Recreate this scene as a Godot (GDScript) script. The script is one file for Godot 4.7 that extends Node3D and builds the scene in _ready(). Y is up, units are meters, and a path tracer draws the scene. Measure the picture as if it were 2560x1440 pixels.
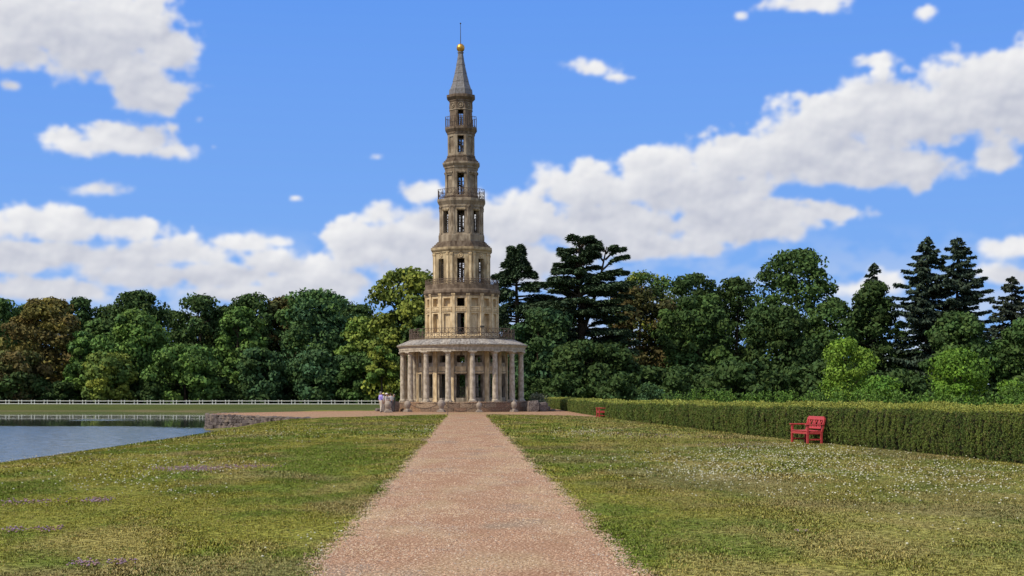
extends Node3D
# A stone pagoda seen down a gravel path: camera, sky and sun first, then the setting, the pagoda, the trees, the small things.
# World axes: x to the right of the path, y up, z towards the camera; "depth" below is the distance -z.

const WATER := -1.18
const TOWER := Vector3(-4.52, 0.0, -131.7)

var rng := RandomNumberGenerator.new()
var n_big := FastNoiseLite.new()
var n_mid := FastNoiseLite.new()
var n_small := FastNoiseLite.new()
var used := {}
var mats := {}
var lake := PackedVector2Array([Vector2(-19.0, -30), Vector2(-18.9, 60), Vector2(-19.4, 80), Vector2(-19.8, 96), Vector2(-21.6, 107), Vector2(-24.0, 112), Vector2(-25.4, 118), Vector2(-23.0, 127), Vector2(-29.0, 150), Vector2(-39.0, 190), Vector2(-47.0, 214), Vector2(-60.0, 219), Vector2(-160.0, 219), Vector2(-160.0, -30)])
var terrace := PackedVector2Array()

# ---------------------------------------------------------------- small helpers
func noise(seed_value: int, frequency: float, octaves: int) -> FastNoiseLite:
	var n := FastNoiseLite.new()
	n.seed = seed_value
	n.noise_type = FastNoiseLite.TYPE_SIMPLEX_SMOOTH
	n.frequency = frequency
	n.fractal_type = FastNoiseLite.FRACTAL_FBM
	n.fractal_octaves = octaves
	return n

func numbered(called: String) -> String:
	if not used.has(called):
		used[called] = 0
		return called
	used[called] += 1
	return "%s_%03d" % [called, used[called]]

func put(o: Node3D, parent: Node3D) -> Node3D:
	parent.add_child(o, true)
	return o

func thing(called: String, label: String, category: String, at: Vector3, turn := 0.0, group := "") -> Node3D:
	var o := Node3D.new()
	o.name = numbered(called)
	add_child(o)
	o.position = at
	o.rotation.y = turn
	tag(o, label, category, group)
	return o

func tag(o: Node, label: String, category: String, group := "", kind := "") -> void:
	if label: o.set_meta("label", label)
	if category: o.set_meta("category", category)
	if group: o.set_meta("group", group)
	if kind: o.set_meta("kind", kind)

func tri(st: SurfaceTool, a: Vector3, b: Vector3, c: Vector3, out: Vector3) -> void:
	var n := (c - a).cross(b - a).normalized()
	if n.dot(out) < 0.0:
		var t := b
		b = c
		c = t
		n = -n
	st.set_normal(n)
	st.add_vertex(a)
	st.set_normal(n)
	st.add_vertex(b)
	st.set_normal(n)
	st.add_vertex(c)

func quad(st: SurfaceTool, a: Vector3, b: Vector3, c: Vector3, d: Vector3, out: Vector3) -> void:
	tri(st, a, b, c, out)
	tri(st, a, c, d, out)

func new_st() -> SurfaceTool:
	var st := SurfaceTool.new()
	st.begin(Mesh.PRIMITIVE_TRIANGLES)
	return st

func obj(called: String, st: SurfaceTool, m: Material, parent: Node3D) -> MeshInstance3D:
	return show_mesh(called, st.commit(), m, parent)

func show_mesh(called: String, mesh: Mesh, m: Material, parent: Node3D) -> MeshInstance3D:
	var o := MeshInstance3D.new()
	o.mesh = mesh
	o.material_override = m
	o.name = numbered(called) if parent == self else called
	parent.add_child(o, true)
	return o

func box(st: SurfaceTool, at: Vector3, size: Vector3, b := Basis.IDENTITY, bevel := 0.0) -> void:
	# a box with chamfered edges where bevel > 0
	var h := size / 2.0
	if bevel <= 0.0:
		for ax in 3:
			for s in [-1.0, 1.0]:
				var n := Vector3.ZERO
				n[ax] = s
				var u := Vector3.ZERO
				u[(ax + 1) % 3] = h[(ax + 1) % 3]
				var v := Vector3.ZERO
				v[(ax + 2) % 3] = h[(ax + 2) % 3]
				var c: Vector3 = n * h[ax]
				quad(st, at + b * (c - u - v), at + b * (c + u - v), at + b * (c + u + v), at + b * (c - u + v), b * n)
		return
	for ax in 3:
		var a1 := (ax + 1) % 3
		var a2 := (ax + 2) % 3
		for s in [-1.0, 1.0]:
			var n := Vector3.ZERO
			n[ax] = s
			var u := Vector3.ZERO
			u[a1] = h[a1] - bevel
			var v := Vector3.ZERO
			v[a2] = h[a2] - bevel
			var c: Vector3 = n * h[ax]
			quad(st, at + b * (c - u - v), at + b * (c + u - v), at + b * (c + u + v), at + b * (c - u + v), b * n)
			for s2 in [-1.0, 1.0]:
				# the chamfer between this face and the one on axis a1
				var m := Vector3.ZERO
				m[a1] = s2
				var p: Vector3 = n * h[ax] + m * (h[a1] - bevel)
				var q: Vector3 = n * (h[ax] - bevel) + m * h[a1]
				quad(st, at + b * (p - v), at + b * (p + v), at + b * (q + v), at + b * (q - v), b * (n + m))
	for sx in [-1.0, 1.0]:
		for sy in [-1.0, 1.0]:
			for sz in [-1.0, 1.0]:
				var s := Vector3(sx, sy, sz)
				var p := Vector3(sx * h.x, sy * (h.y - bevel), sz * (h.z - bevel))
				var q := Vector3(sx * (h.x - bevel), sy * h.y, sz * (h.z - bevel))
				var r := Vector3(sx * (h.x - bevel), sy * (h.y - bevel), sz * h.z)
				tri(st, at + b * p, at + b * q, at + b * r, b * s)

func frame_of(d: Vector3) -> Basis:
	# a basis whose y axis runs along d
	var y := d.normalized()
	var x := y.cross(Vector3.FORWARD if absf(y.y) > 0.9 else Vector3.UP).normalized()
	return Basis(x, y, x.cross(y))

func tube(st: SurfaceTool, a: Vector3, b: Vector3, r0: float, r1: float, sides := 6, caps := true) -> void:
	var f := frame_of(b - a)
	for i in sides:
		var t0 := TAU * i / sides
		var t1 := TAU * (i + 1) / sides
		var d0 := f.x * cos(t0) + f.z * sin(t0)
		var d1 := f.x * cos(t1) + f.z * sin(t1)
		var p := [a + d0 * r0, a + d1 * r0, b + d1 * r1, b + d0 * r1]
		var ns := [d0, d1, d1, d0]
		var order := [0, 1, 2, 0, 2, 3]
		if (p[2] - p[0]).cross(p[1] - p[0]).dot(d0 + d1) < 0.0:
			order = [0, 2, 1, 0, 3, 2]
		for k in order:
			st.set_normal(ns[k])
			st.add_vertex(p[k])
		if caps:
			tri(st, a, a + d0 * r0, a + d1 * r0, a - b)
			tri(st, b, b + d0 * r1, b + d1 * r1, b - a)

func lathe(st: SurfaceTool, prof: Array, sides: int, centre := Vector3.ZERO) -> void:
	# prof: [[radius, y], ...] from bottom to top along the outside; smooth round the axis, sharp between the rings
	for k in prof.size() - 1:
		var r0: float = prof[k][0]
		var y0: float = prof[k][1]
		var r1: float = prof[k + 1][0]
		var y1: float = prof[k + 1][1]
		var slope := Vector2(y1 - y0, r0 - r1).normalized()
		for i in sides:
			var t0 := TAU * i / sides
			var t1 := TAU * (i + 1) / sides
			var d0 := Vector3(sin(t0), 0, cos(t0))
			var d1 := Vector3(sin(t1), 0, cos(t1))
			var n0 := d0 * slope.x + Vector3.UP * slope.y
			var n1 := d1 * slope.x + Vector3.UP * slope.y
			var p := [centre + d0 * r0 + Vector3.UP * y0, centre + d1 * r0 + Vector3.UP * y0, centre + d1 * r1 + Vector3.UP * y1, centre + d0 * r1 + Vector3.UP * y1]
			var ns := [n0, n1, n1, n0]
			var g: Vector3 = (p[2] - p[0]).cross(p[1] - p[0])
			if r1 < 0.0001:
				g = (p[3] - p[0]).cross(p[1] - p[0])
			var order := [0, 1, 2, 0, 2, 3]
			if g.dot(n0 + n1) < 0.0:
				order = [0, 2, 1, 0, 3, 2]
			for j in order:
				st.set_normal(ns[j])
				st.add_vertex(p[j])

func ring(st: SurfaceTool, prof: Array, sides: int) -> void:
	# like lathe, but a prism of flat faces; radii are those of the faces' middles, and a face looks along +z
	var k2 := 1.0 / cos(PI / sides)
	for k in prof.size() - 1:
		for i in sides:
			var t0 := TAU * (i - 0.5) / sides
			var t1 := TAU * (i + 0.5) / sides
			var d0 := Vector3(sin(t0), 0, cos(t0)) * k2
			var d1 := Vector3(sin(t1), 0, cos(t1)) * k2
			var r0: float = prof[k][0]
			var y0: float = prof[k][1]
			var r1: float = prof[k + 1][0]
			var y1: float = prof[k + 1][1]
			var out := (d0 + d1) * (y1 - y0) + Vector3.UP * 2.0 * (r0 - r1)
			quad(st, d0 * r0 + Vector3.UP * y0, d1 * r0 + Vector3.UP * y0, d1 * r1 + Vector3.UP * y1, d0 * r1 + Vector3.UP * y1, out)

func disc(st: SurfaceTool, r0: float, r1: float, y: float, sides: int, up := 1.0) -> void:
	for i in sides:
		var t0 := TAU * (i - 0.5) / sides
		var t1 := TAU * (i + 0.5) / sides
		var d0 := Vector3(sin(t0), 0, cos(t0))
		var d1 := Vector3(sin(t1), 0, cos(t1))
		var h := Vector3.UP * y
		if r0 <= 0.0:
			tri(st, h, d0 * r1 + h, d1 * r1 + h, Vector3.UP * up)
		else:
			quad(st, d0 * r0 + h, d0 * r1 + h, d1 * r1 + h, d1 * r0 + h, Vector3.UP * up)

func wall_panel(st: SurfaceTool, turn: float, apothem: float, half: float, y0: float, y1: float, holes: Array, thick: float) -> void:
	# a flat wall of a many-sided storey; holes: [x0, x1, y0, y1, depth], open right through where depth >= thick
	var o := Vector3(sin(turn), 0, cos(turn))
	var r := Vector3(cos(turn), 0, -sin(turn))
	var xs := [-half, half]
	var ys := [y0, y1]
	for hole in holes:
		xs.append_array([hole[0], hole[1]])
		ys.append_array([hole[2], hole[3]])
	xs.sort()
	ys.sort()
	var inner := (apothem - thick) / apothem
	for i in xs.size() - 1:
		for j in ys.size() - 1:
			if xs[i + 1] - xs[i] < 1e-5 or ys[j + 1] - ys[j] < 1e-5: continue
			var mx: float = (xs[i] + xs[i + 1]) / 2
			var my: float = (ys[j] + ys[j + 1]) / 2
			var cut := false
			var open := false
			for hole in holes:
				if mx > hole[0] and mx < hole[1] and my > hole[2] and my < hole[3]:
					cut = true
					open = hole[4] >= thick
			if not cut:
				quad(st, o * apothem + r * xs[i] + Vector3.UP * ys[j], o * apothem + r * xs[i + 1] + Vector3.UP * ys[j], o * apothem + r * xs[i + 1] + Vector3.UP * ys[j + 1], o * apothem + r * xs[i] + Vector3.UP * ys[j + 1], o)
			if not open:
				var a := apothem - thick
				quad(st, o * a + r * xs[i] * inner + Vector3.UP * ys[j], o * a + r * xs[i + 1] * inner + Vector3.UP * ys[j], o * a + r * xs[i + 1] * inner + Vector3.UP * ys[j + 1], o * a + r * xs[i] * inner + Vector3.UP * ys[j + 1], -o)
	for hole in holes:
		var deep: float = minf(hole[4], thick)
		var a0 := o * apothem
		var a1 := o * (apothem - deep)
		var c := [r * hole[0] + Vector3.UP * hole[2], r * hole[1] + Vector3.UP * hole[2], r * hole[1] + Vector3.UP * hole[3], r * hole[0] + Vector3.UP * hole[3]]
		var mid: Vector3 = (c[0] + c[2]) / 2
		for k in 4:
			var p: Vector3 = c[k]
			var q: Vector3 = c[(k + 1) % 4]
			quad(st, a0 + p, a0 + q, a1 + q, a1 + p, mid - (p + q) / 2)
		if hole[4] < thick:
			quad(st, a1 + c[0], a1 + c[1], a1 + c[2], a1 + c[3], o)

# ---------------------------------------------------------------- textures and materials
func speckle(size: int, seed_value: int, freq: float, octaves: int, dark: Color, light: Color, contrast: float, grain: float) -> ImageTexture:
	# a seamless noise between two colours with a little per-pixel grain
	var n := noise(seed_value, freq, octaves)
	var raw := n.get_seamless_image(size, size).get_data()
	var bytes := PackedByteArray()
	bytes.resize(size * size * 3)
	var r := RandomNumberGenerator.new()
	r.seed = seed_value
	for i in size * size:
		var t := clampf((raw[i] / 255.0 - 0.5) * contrast + 0.5 + (r.randf() - 0.5) * grain, 0.0, 1.0)
		bytes[i * 3] = int(255.0 * lerpf(dark.r, light.r, t))
		bytes[i * 3 + 1] = int(255.0 * lerpf(dark.g, light.g, t))
		bytes[i * 3 + 2] = int(255.0 * lerpf(dark.b, light.b, t))
	return ImageTexture.create_from_image(Image.create_from_data(size, size, false, Image.FORMAT_RGB8, bytes))

func stone(name_of: String, lin: Color, tex: Texture2D, scale: float, rough := 0.9, bump: Texture2D = null, depth := 0.0) -> StandardMaterial3D:
	var m := StandardMaterial3D.new()
	m.albedo_color = lin.linear_to_srgb()
	m.albedo_texture = tex
	m.uv1_triplanar = true
	m.uv1_scale = Vector3.ONE * scale
	m.roughness = rough
	m.metallic_specular = 0.3
	if bump:
		m.heightmap_enabled = true
		m.heightmap_texture = bump
		m.heightmap_scale = depth
	mats[name_of] = m
	return m

func plain(name_of: String, lin: Color, rough := 0.8, metal := 0.0) -> StandardMaterial3D:
	var m := StandardMaterial3D.new()
	m.albedo_color = lin.linear_to_srgb()
	m.roughness = rough
	m.metallic = metal
	m.metallic_specular = 0.35
	mats[name_of] = m
	return m

func leafy(name_of: String, through: float) -> StandardMaterial3D:
	# leaf colours come from the vertices or the copies
	var m := StandardMaterial3D.new()
	m.vertex_color_use_as_albedo = true
	m.roughness = 0.75
	m.metallic_specular = 0.25
	m.cull_mode = BaseMaterial3D.CULL_DISABLED
	if through > 0.0:
		m.backlight_enabled = true
		m.backlight = Color(through, through, through * 0.6)
	mats[name_of] = m
	return m

func make_materials() -> void:
	var weather := speckle(512, 11, 0.010, 4, Color(0.66, 0.635, 0.61), Color(1, 1, 0.98), 1.9, 0.10)
	var weather2 := speckle(256, 17, 0.02, 4, Color(0.80, 0.775, 0.74), Color(1, 1, 1), 1.7, 0.08)
	var lichen := speckle(512, 23, 0.018, 4, Color(0.76, 0.735, 0.69), Color(1, 0.99, 0.96), 2.0, 0.10)
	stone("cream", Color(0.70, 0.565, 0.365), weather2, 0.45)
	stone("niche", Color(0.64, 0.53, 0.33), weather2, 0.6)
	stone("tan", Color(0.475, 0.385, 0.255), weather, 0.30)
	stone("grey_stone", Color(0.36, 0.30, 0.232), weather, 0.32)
	stone("dark_stone", Color(0.225, 0.175, 0.135), weather, 0.4, 0.95)
	stone("column", Color(0.54, 0.485, 0.42), lichen, 0.5)
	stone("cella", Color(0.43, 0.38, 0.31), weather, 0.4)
	for n in ["tan", "grey_stone", "dark_stone", "column", "cella", "cream"]:
		var up: Vector3 = mats[n].uv1_scale
		mats[n].uv1_scale = Vector3(up.x, up.y * 0.45, up.z)
	mats["column"].uv1_world_triplanar = true
	mats["column"].uv1_scale = Vector3(0.33, 0.21, 0.33)
	for i in 4:
		stone("block%d" % i, [Color(0.30, 0.20, 0.15), Color(0.36, 0.24, 0.17), Color(0.27, 0.20, 0.16), Color(0.38, 0.29, 0.22)][i], lichen, 0.5, 0.95)
	for i in 4:
		stone("rubble%d" % i, [Color(0.165, 0.14, 0.145), Color(0.22, 0.19, 0.185), Color(0.115, 0.095, 0.095), Color(0.28, 0.225, 0.195)][i], weather, 1.2, 0.95)
	stone("mortar", Color(0.15, 0.125, 0.11), weather, 1.0)
	stone("post_stone", Color(0.40, 0.35, 0.32), lichen, 1.2, 0.9)
	for i in 3:
		stone("lead%d" % i, [Color(0.25, 0.25, 0.265), Color(0.29, 0.285, 0.29), Color(0.21, 0.21, 0.23)][i], weather2, 0.8, 0.55)
	for i in 3:
		stone("slab%d" % i, [Color(0.40, 0.375, 0.36), Color(0.34, 0.325, 0.32), Color(0.45, 0.42, 0.39)][i], weather, 0.6, 0.85)
	var gold := plain("gold", Color(0.62, 0.34, 0.07), 0.42, 1.0)
	gold.metallic_specular = 0.5
	plain("iron", Color(0.06, 0.055, 0.05), 0.6)
	plain("rusty_iron", Color(0.13, 0.095, 0.075), 0.75)
	plain("lattice", Color(0.10, 0.085, 0.07), 0.7)
	plain("white_paint", Color(0.70, 0.72, 0.66), 0.7)
	stone("red_paint", Color(0.55, 0.07, 0.08), weather2, 3.0, 0.45)
	stone("bark", Color(0.09, 0.07, 0.05), weather, 1.0, 0.95)
	stone("hedge_wood", Color(0.035, 0.04, 0.018), weather, 1.0, 0.95)
	leafy("leaf", 0.35)
	leafy("needle", 0.12)
	leafy("grass", 0.3)
	var skinned := leafy("cloth", 0.0)
	skinned.roughness = 0.85
	var flower := leafy("petal", 0.3)
	flower.roughness = 0.8
	# the ground: patches come with the vertices, grain from the texture
	var turf := StandardMaterial3D.new()
	turf.vertex_color_use_as_albedo = true
	turf.albedo_texture = speckle(512, 41, 0.03, 5, Color(0.55, 0.55, 0.5), Color(1, 1, 1), 2.2, 0.5)
	turf.uv1_triplanar = true
	turf.uv1_world_triplanar = true
	turf.uv1_scale = Vector3.ONE * 0.5
	turf.roughness = 0.95
	turf.metallic_specular = 0.15
	mats["turf"] = turf
	var gravel := turf.duplicate()
	gravel.albedo_texture = speckle(1024, 43, 0.09, 4, Color(0.62, 0.57, 0.52), Color(1, 1, 1), 2.0, 0.55)
	gravel.uv1_scale = Vector3.ONE * 0.22
	mats["gravel"] = gravel
	var water := plain("water", Color(0.062, 0.080, 0.058), 0.03)
	water.metallic_specular = 0.75
	# the ruffled reach: the same water with capillary waves too small to build
	var ruffled: StandardMaterial3D = water.duplicate()
	ruffled.roughness = 0.22
	mats["ruffled_water"] = ruffled

# ---------------------------------------------------------------- camera, sky, sun
# Clouds in view: [azimuth, elevation, half width, half height] in degrees, azimuth to the right of the path's far end.
var clouds := [[-17.86, 13.66, 3.89, 1.87], [-14.78, 13.57, 2.38, 1.64], [-15.97, 12.77, 2.94, 1.47], [-13.59, 12.98, 1.50, 1.13], [-14.11, 11.29, 1.87, 0.87], [-14.78, 11.96, 1.93, 0.74], [-19.01, 12.57, 1.85, 0.85], [-13.96, 14.52, 0.57, 0.90], [-19.29, 11.33, 0.45, 0.26], [-14.93, 9.55, 2.23, 0.71], [-17.21, 9.55, 1.38, 0.38], [-13.28, 9.23, 1.28, 0.42], [-16.19, 9.26, 1.61, 0.56], [-16.11, 7.65, 0.88, 0.29], [-18.72, 6.22, 4.14, 0.79], [-15.82, 6.16, 2.80, 0.62], [-19.57, 5.00, 3.67, 0.85], [-17.28, 5.14, 2.47, 0.58], [-14.78, 5.05, 2.53, 0.67], [-12.98, 5.37, 2.87, 0.68], [-10.85, 5.72, 1.69, 0.40], [-13.74, 4.46, 3.90, 0.72], [-11.31, 4.50, 2.75, 0.61], [-9.15, 5.00, 1.86, 0.62], [-18.29, 3.83, 3.16, 0.65], [-9.31, 5.87, 0.77, 0.28], [-10.39, 3.81, 3.39, 0.43], [-7.59, 4.39, 2.19, 1.25], [-6.18, 5.66, 1.49, 1.26], [-5.08, 6.93, 1.26, 0.63], [-3.73, 7.72, 0.95, 0.51], [-3.50, 5.68, 3.33, 1.90], [-0.16, 6.64, 3.66, 1.35], [-0.48, 5.06, 4.14, 1.11], [3.02, 7.96, 2.38, 1.19], [3.50, 6.47, 4.12, 1.35], [6.03, 8.62, 2.36, 1.02], [7.28, 7.83, 3.45, 1.64], [9.15, 9.02, 2.33, 1.24], [9.15, 6.63, 3.57, 1.16], [5.08, 5.67, 3.95, 0.60], [11.62, 9.26, 3.36, 1.83], [12.53, 10.43, 1.82, 1.21], [15.08, 10.32, 3.71, 1.93], [18.15, 11.04, 3.16, 1.80], [19.57, 10.66, 2.54, 2.26], [14.34, 8.56, 3.44, 1.05], [12.53, 6.91, 1.52, 0.45], [15.82, 8.05, 0.59, 0.59], [18.58, 8.67, 1.00, 0.57], [3.18, 12.62, 1.08, 0.38], [4.13, 12.25, 0.63, 0.16], [14.19, 12.54, 1.02, 0.33], [11.46, 14.75, 1.68, 0.40], [16.04, 14.16, 0.38, 0.29], [9.00, 14.42, 0.22, 0.16], [19.29, 5.38, 1.42, 0.51], [19.71, 4.32, 2.12, 0.48], [13.74, 4.07, 1.65, 0.54], [-5.36, 9.21, 0.32, 0.13], [-4.57, 9.37, 0.19, 0.08], [-8.58, 7.57, 0.22, 0.11], [-11.69, 9.45, 0.15, 0.12], [-12.23, 10.44, 0.24, 0.15]]

func sky_colour(el: float) -> Vector3:
	# clear air, linear light: deeper blue with height
	var t := clampf(el / 16.0, 0.0, 1.0)
	var c := Vector3(0.275, 0.51, 0.91).lerp(Vector3(0.125, 0.325, 0.875), pow(t, 0.75))
	var up := clampf((el - 16.0) / 60.0, 0.0, 1.0)
	return c.lerp(Vector3(0.06, 0.20, 0.66), up)

func cloud_light(v: float, n: float, dense: float) -> Vector3:
	# v: 0 at the cloud's foot to 1 at its crown; n: billows
	var lit := clampf(0.12 + 0.72 * v + 0.75 * n, 0.0, 1.0)
	var c := Vector3(0.50, 0.53, 0.635).lerp(Vector3(0.905, 0.905, 0.915), lit)
	return c.lerp(Vector3(0.78, 0.83, 0.93), (1.0 - dense) * 0.6)

func make_sky() -> Image:
	var puff := noise(7, 0.42, 6)
	var billow := noise(9, 0.16, 4)
	var wide := noise(13, 0.035, 3)
	var wisp := noise(19, 1.3, 4)
	# the whole dome, coarse
	var w := 1024
	var h := 512
	var data := PackedByteArray()
	data.resize(w * h * 3)
	for j in h:
		var el := 90.0 - (j + 0.5) / h * 180.0
		for i in w:
			var c := Vector3(0.16, 0.17, 0.12)
			if el > -1.0:
				var az := (i + 0.5) / w * 360.0
				if az > 180.0: az -= 360.0
				c = sky_colour(maxf(el, 0.0))
				# clouds lie in a flat layer, so they crowd together towards the horizon
				var e := maxf(el, 0.0) + 7.0
				var reach := 14.0 / tan(deg_to_rad(e))
				var x := reach * sin(deg_to_rad(az))
				var z := reach * cos(deg_to_rad(az))
				var d := wide.get_noise_2d(x * 1.1, z * 1.1) + 0.35 * billow.get_noise_2d(x * 1.4, z * 1.4) + 0.20
				var a := smoothstep(0.06, 0.22, d)
				if a > 0.0:
					c = c.lerp(cloud_light(clampf(1.0 - d * 1.2, 0.2, 1.0), billow.get_noise_2d(x * 2.0 + 40.0, z * 2.0), a), a)
			put_colour(data, (j * w + i) * 3, c)
	var im := Image.create_from_data(w, h, false, Image.FORMAT_RGB8, data)
	im.resize(4096, 2048, Image.INTERPOLATE_CUBIC)
	# the part of it ahead, fine, with the clouds that stand there
	var px := 4096.0 / 360.0
	var x0 := int(-27.0 * px)
	var x1 := int(27.0 * px)
	for j in range(int(-1.5 * px), int(21.0 * px)):
		var el := (j + 0.5) / px
		var row: Array = []
		for c in clouds:
			if el < c[1] + c[3] * 1.7 and el > c[1] - c[3] * 1.7 - 1.3: row.append(c)
		for i in range(x0, x1):
			var az := (i + 0.5) / px
			var edge := maxf(absf(az) - 21.0, el - 16.2)
			var keep := 1.0 - smoothstep(0.0, 4.0, edge)
			if keep <= 0.0: continue
			var pn := puff.get_noise_2d(az * 1.0, el * 1.5)
			var bn := billow.get_noise_2d(az * 3.0, el * 5.0 + 30.0)
			var best := -9.0
			var above := -9.0
			var wsum := 0.0
			var vsum := 0.0
			for c in row:
				var dx: float = (az - c[0]) / c[2]
				var dy: float = (el - c[1]) / c[3]
				var f: float = 1.0 - sqrt(dx * dx + dy * dy * (1.0 if dy > 0.0 else 1.5))
				f *= minf(1.0, c[3] * 0.9 + 0.25)
				if f > best: best = f
				# how thick the cloud is towards the sun from here
				var ux: float = (az - 0.55 - c[0]) / c[2]
				var uy: float = (el + 1.05 - c[1]) / c[3]
				var g: float = (1.0 - sqrt(ux * ux + uy * uy)) * minf(1.0, c[3] * 0.9 + 0.25)
				if g > above: above = g
				if f > -0.3:
					var wt: float = (f + 0.3) * (f + 0.3)
					wsum += wt
					vsum += wt * clampf(dy * 0.5 + 0.5, 0.0, 1.0)
			var fine := wisp.get_noise_2d(az, el * 1.2)
			var d := best + pn * 0.46 + bn * 0.16 + fine * 0.20
			var soft := 0.16 + 0.22 * clampf(wisp.get_noise_2d(az * 0.25 + 50.0, el * 0.25) + 0.3, 0.0, 1.0)
			var col := sky_colour(maxf(el, 0.0))
			var v := vsum / wsum if wsum > 0.0 else 0.6
			var a := smoothstep(-0.08, soft + 0.20 * (1.0 - v), d)
			# thin veil between the banks low down
			var veil := clampf((6.5 - el) / 5.0, 0.0, 1.0) * clampf(bn * 1.5 + 0.45, 0.0, 0.8)
			col = col.lerp(Vector3(0.70, 0.755, 0.85), veil)
			if a > 0.0:
				# billows turn their bright side up and to the sun
				var relief := pn - puff.get_noise_2d(az - 0.28, el * 1.5 + 0.55) + 0.6 * (fine - wisp.get_noise_2d(az - 0.1, el * 1.2 + 0.16))
				var shade := clampf(0.45 + above * 1.1 + bn * 0.75, 0.0, 1.0)
				col = col.lerp(cloud_light(lerpf(1.0, 0.10, shade) * 0.8 + v * 0.2, bn * 0.35 + relief * 0.30 + 0.06, a), a)
			var at_x := posmod(i, 4096)
			var at_y := 1023 - j
			if keep < 1.0:
				var old := im.get_pixel(at_x, at_y).srgb_to_linear()
				col = Vector3(old.r, old.g, old.b).lerp(col, keep)
			im.set_pixel(at_x, at_y, Color(col.x, col.y, col.z).linear_to_srgb())
	return im

func put_colour(data: PackedByteArray, at: int, c: Vector3) -> void:
	var s := Color(c.x, c.y, c.z).linear_to_srgb()
	data[at] = int(clampf(s.r, 0, 1) * 255.0)
	data[at + 1] = int(clampf(s.g, 0, 1) * 255.0)
	data[at + 2] = int(clampf(s.b, 0, 1) * 255.0)

func _ready() -> void:
	rng.seed = 5
	n_big = noise(1, 0.12, 3)
	n_mid = noise(2, 0.45, 3)
	n_small = noise(3, 1.6, 2)
	var cam := Camera3D.new()
	cam.name = "camera"
	cam.keep_aspect = Camera3D.KEEP_HEIGHT
	cam.projection = Camera3D.PROJECTION_FRUSTUM
	cam.near = 0.1
	cam.far = 6000.0
	cam.size = 0.1 * 1440.0 / 3600.0
	cam.frustum_offset = Vector2(0.0, 0.1 * 259.0 / 3600.0)
	cam.position = Vector3(0, 1.8, 0)
	add_child(cam)
	cam.current = true
	var sky_material := PanoramaSkyMaterial.new()
	sky_material.panorama = ImageTexture.create_from_image(make_sky())
	var sky := Sky.new()
	sky.sky_material = sky_material
	var env := Environment.new()
	env.background_mode = Environment.BG_SKY
	env.sky = sky
	env.background_energy_multiplier = 1.0
	env.tonemap_mode = Environment.TONE_MAPPER_LINEAR
	env.tonemap_exposure = 1.0
	env.sdfgi_enabled = true
	env.ssao_enabled = true
	env.ssil_enabled = true
	var we := WorldEnvironment.new()
	we.name = "environment"
	we.environment = env
	add_child(we)
	var sun := DirectionalLight3D.new()
	sun.name = "sun"
	sun.light_energy = 1.3
	sun.light_color = Color(1.0, 0.955, 0.87)
	sun.light_angular_distance = 0.5
	sun.shadow_enabled = true
	add_child(sun)
	sun.look_at_from_position(Vector3(-0.78, 1.0, 0.44), Vector3.ZERO)
	make_materials()
	print("materials")
	make_ground()
	print("ground")
	make_pagoda()
	make_forecourt()
	print("pagoda")
	make_trees()
	print("trees")
	make_hedge()
	make_fence()
	make_benches()
	make_people()
	print("things")
	make_grass()
	print("grass")

# ---------------------------------------------------------------- the setting: ground, path, forecourt, lake
func path_mid(d: float) -> float:
	return -0.35 - (d - 14.0) * 0.0325

func path_half(d: float, side: float) -> float:
	return 1.54 + 0.11 * n_mid.get_noise_2d(d * 1.3, side * 50.0) + 0.07 * n_small.get_noise_2d(d * 1.8, side * 80.0)

func lake_distance(x: float, d: float) -> float:
	# metres to the shore, negative on the water
	var p := Vector2(x, d)
	var best := 1e9
	for i in lake.size():
		var q := Geometry2D.get_closest_point_to_segment(p, lake[i], lake[(i + 1) % lake.size()])
		best = minf(best, p.distance_squared_to(q))
	return sqrt(best) * (-1.0 if Geometry2D.is_point_in_polygon(p, lake) else 1.0)

func ground_y(x: float, d: float) -> float:
	if x > -10.5 and d < 135.0: return 0.0
	if x > 0.0: return 0.0
	var s := lake_distance(x, d)
	if s <= 0.0: return WATER - 0.06 - minf(-s * 0.3, 1.4)
	var far := smoothstep(135.0, 195.0, d)
	var top := -0.30 * far
	var t := clampf(1.0 - s / lerpf(7.8, 21.0, far), 0.0, 1.0)
	return top + (WATER - 0.05 - top) * t * t

func lawn_colour(x: float, d: float) -> Color:
	# mown grass, clover and bare dry patches; linear reflectance
	var green := Color(0.185, 0.242, 0.038)
	var olive := Color(0.325, 0.320, 0.062)
	var straw := Color(0.440, 0.355, 0.130)
	var brown := Color(0.335, 0.260, 0.145)
	var a := n_big.get_noise_2d(x * 1.6, d * 0.55) + 0.55 * n_mid.get_noise_2d(x * 1.2, d * 0.6) + 0.30 * n_small.get_noise_2d(x * 0.55, d * 0.22)
	var b := n_mid.get_noise_2d(x * 0.7 + 300.0, d * 0.35) + 0.35 * n_small.get_noise_2d(x * 0.45 + 80.0, d * 0.2)
	var right := smoothstep(1.0, 5.0, x)
	var c := olive.lerp(green, smoothstep(-0.16, 0.30, a + 0.10 - right * 0.08))
	c = c.lerp(straw, smoothstep(0.12, 0.45, b + right * 0.12) * 0.62)
	var e := n_big.get_noise_2d(x * 1.1 + 90.0, d * 0.8 + 70.0)
	c = c.lerp(brown, smoothstep(0.18, 0.42, e + right * 0.08) * 0.5)
	# drier, greyer turf to the right of the path
	return c.lerp(Color(0.35, 0.32, 0.145), right * 0.3)

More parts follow.
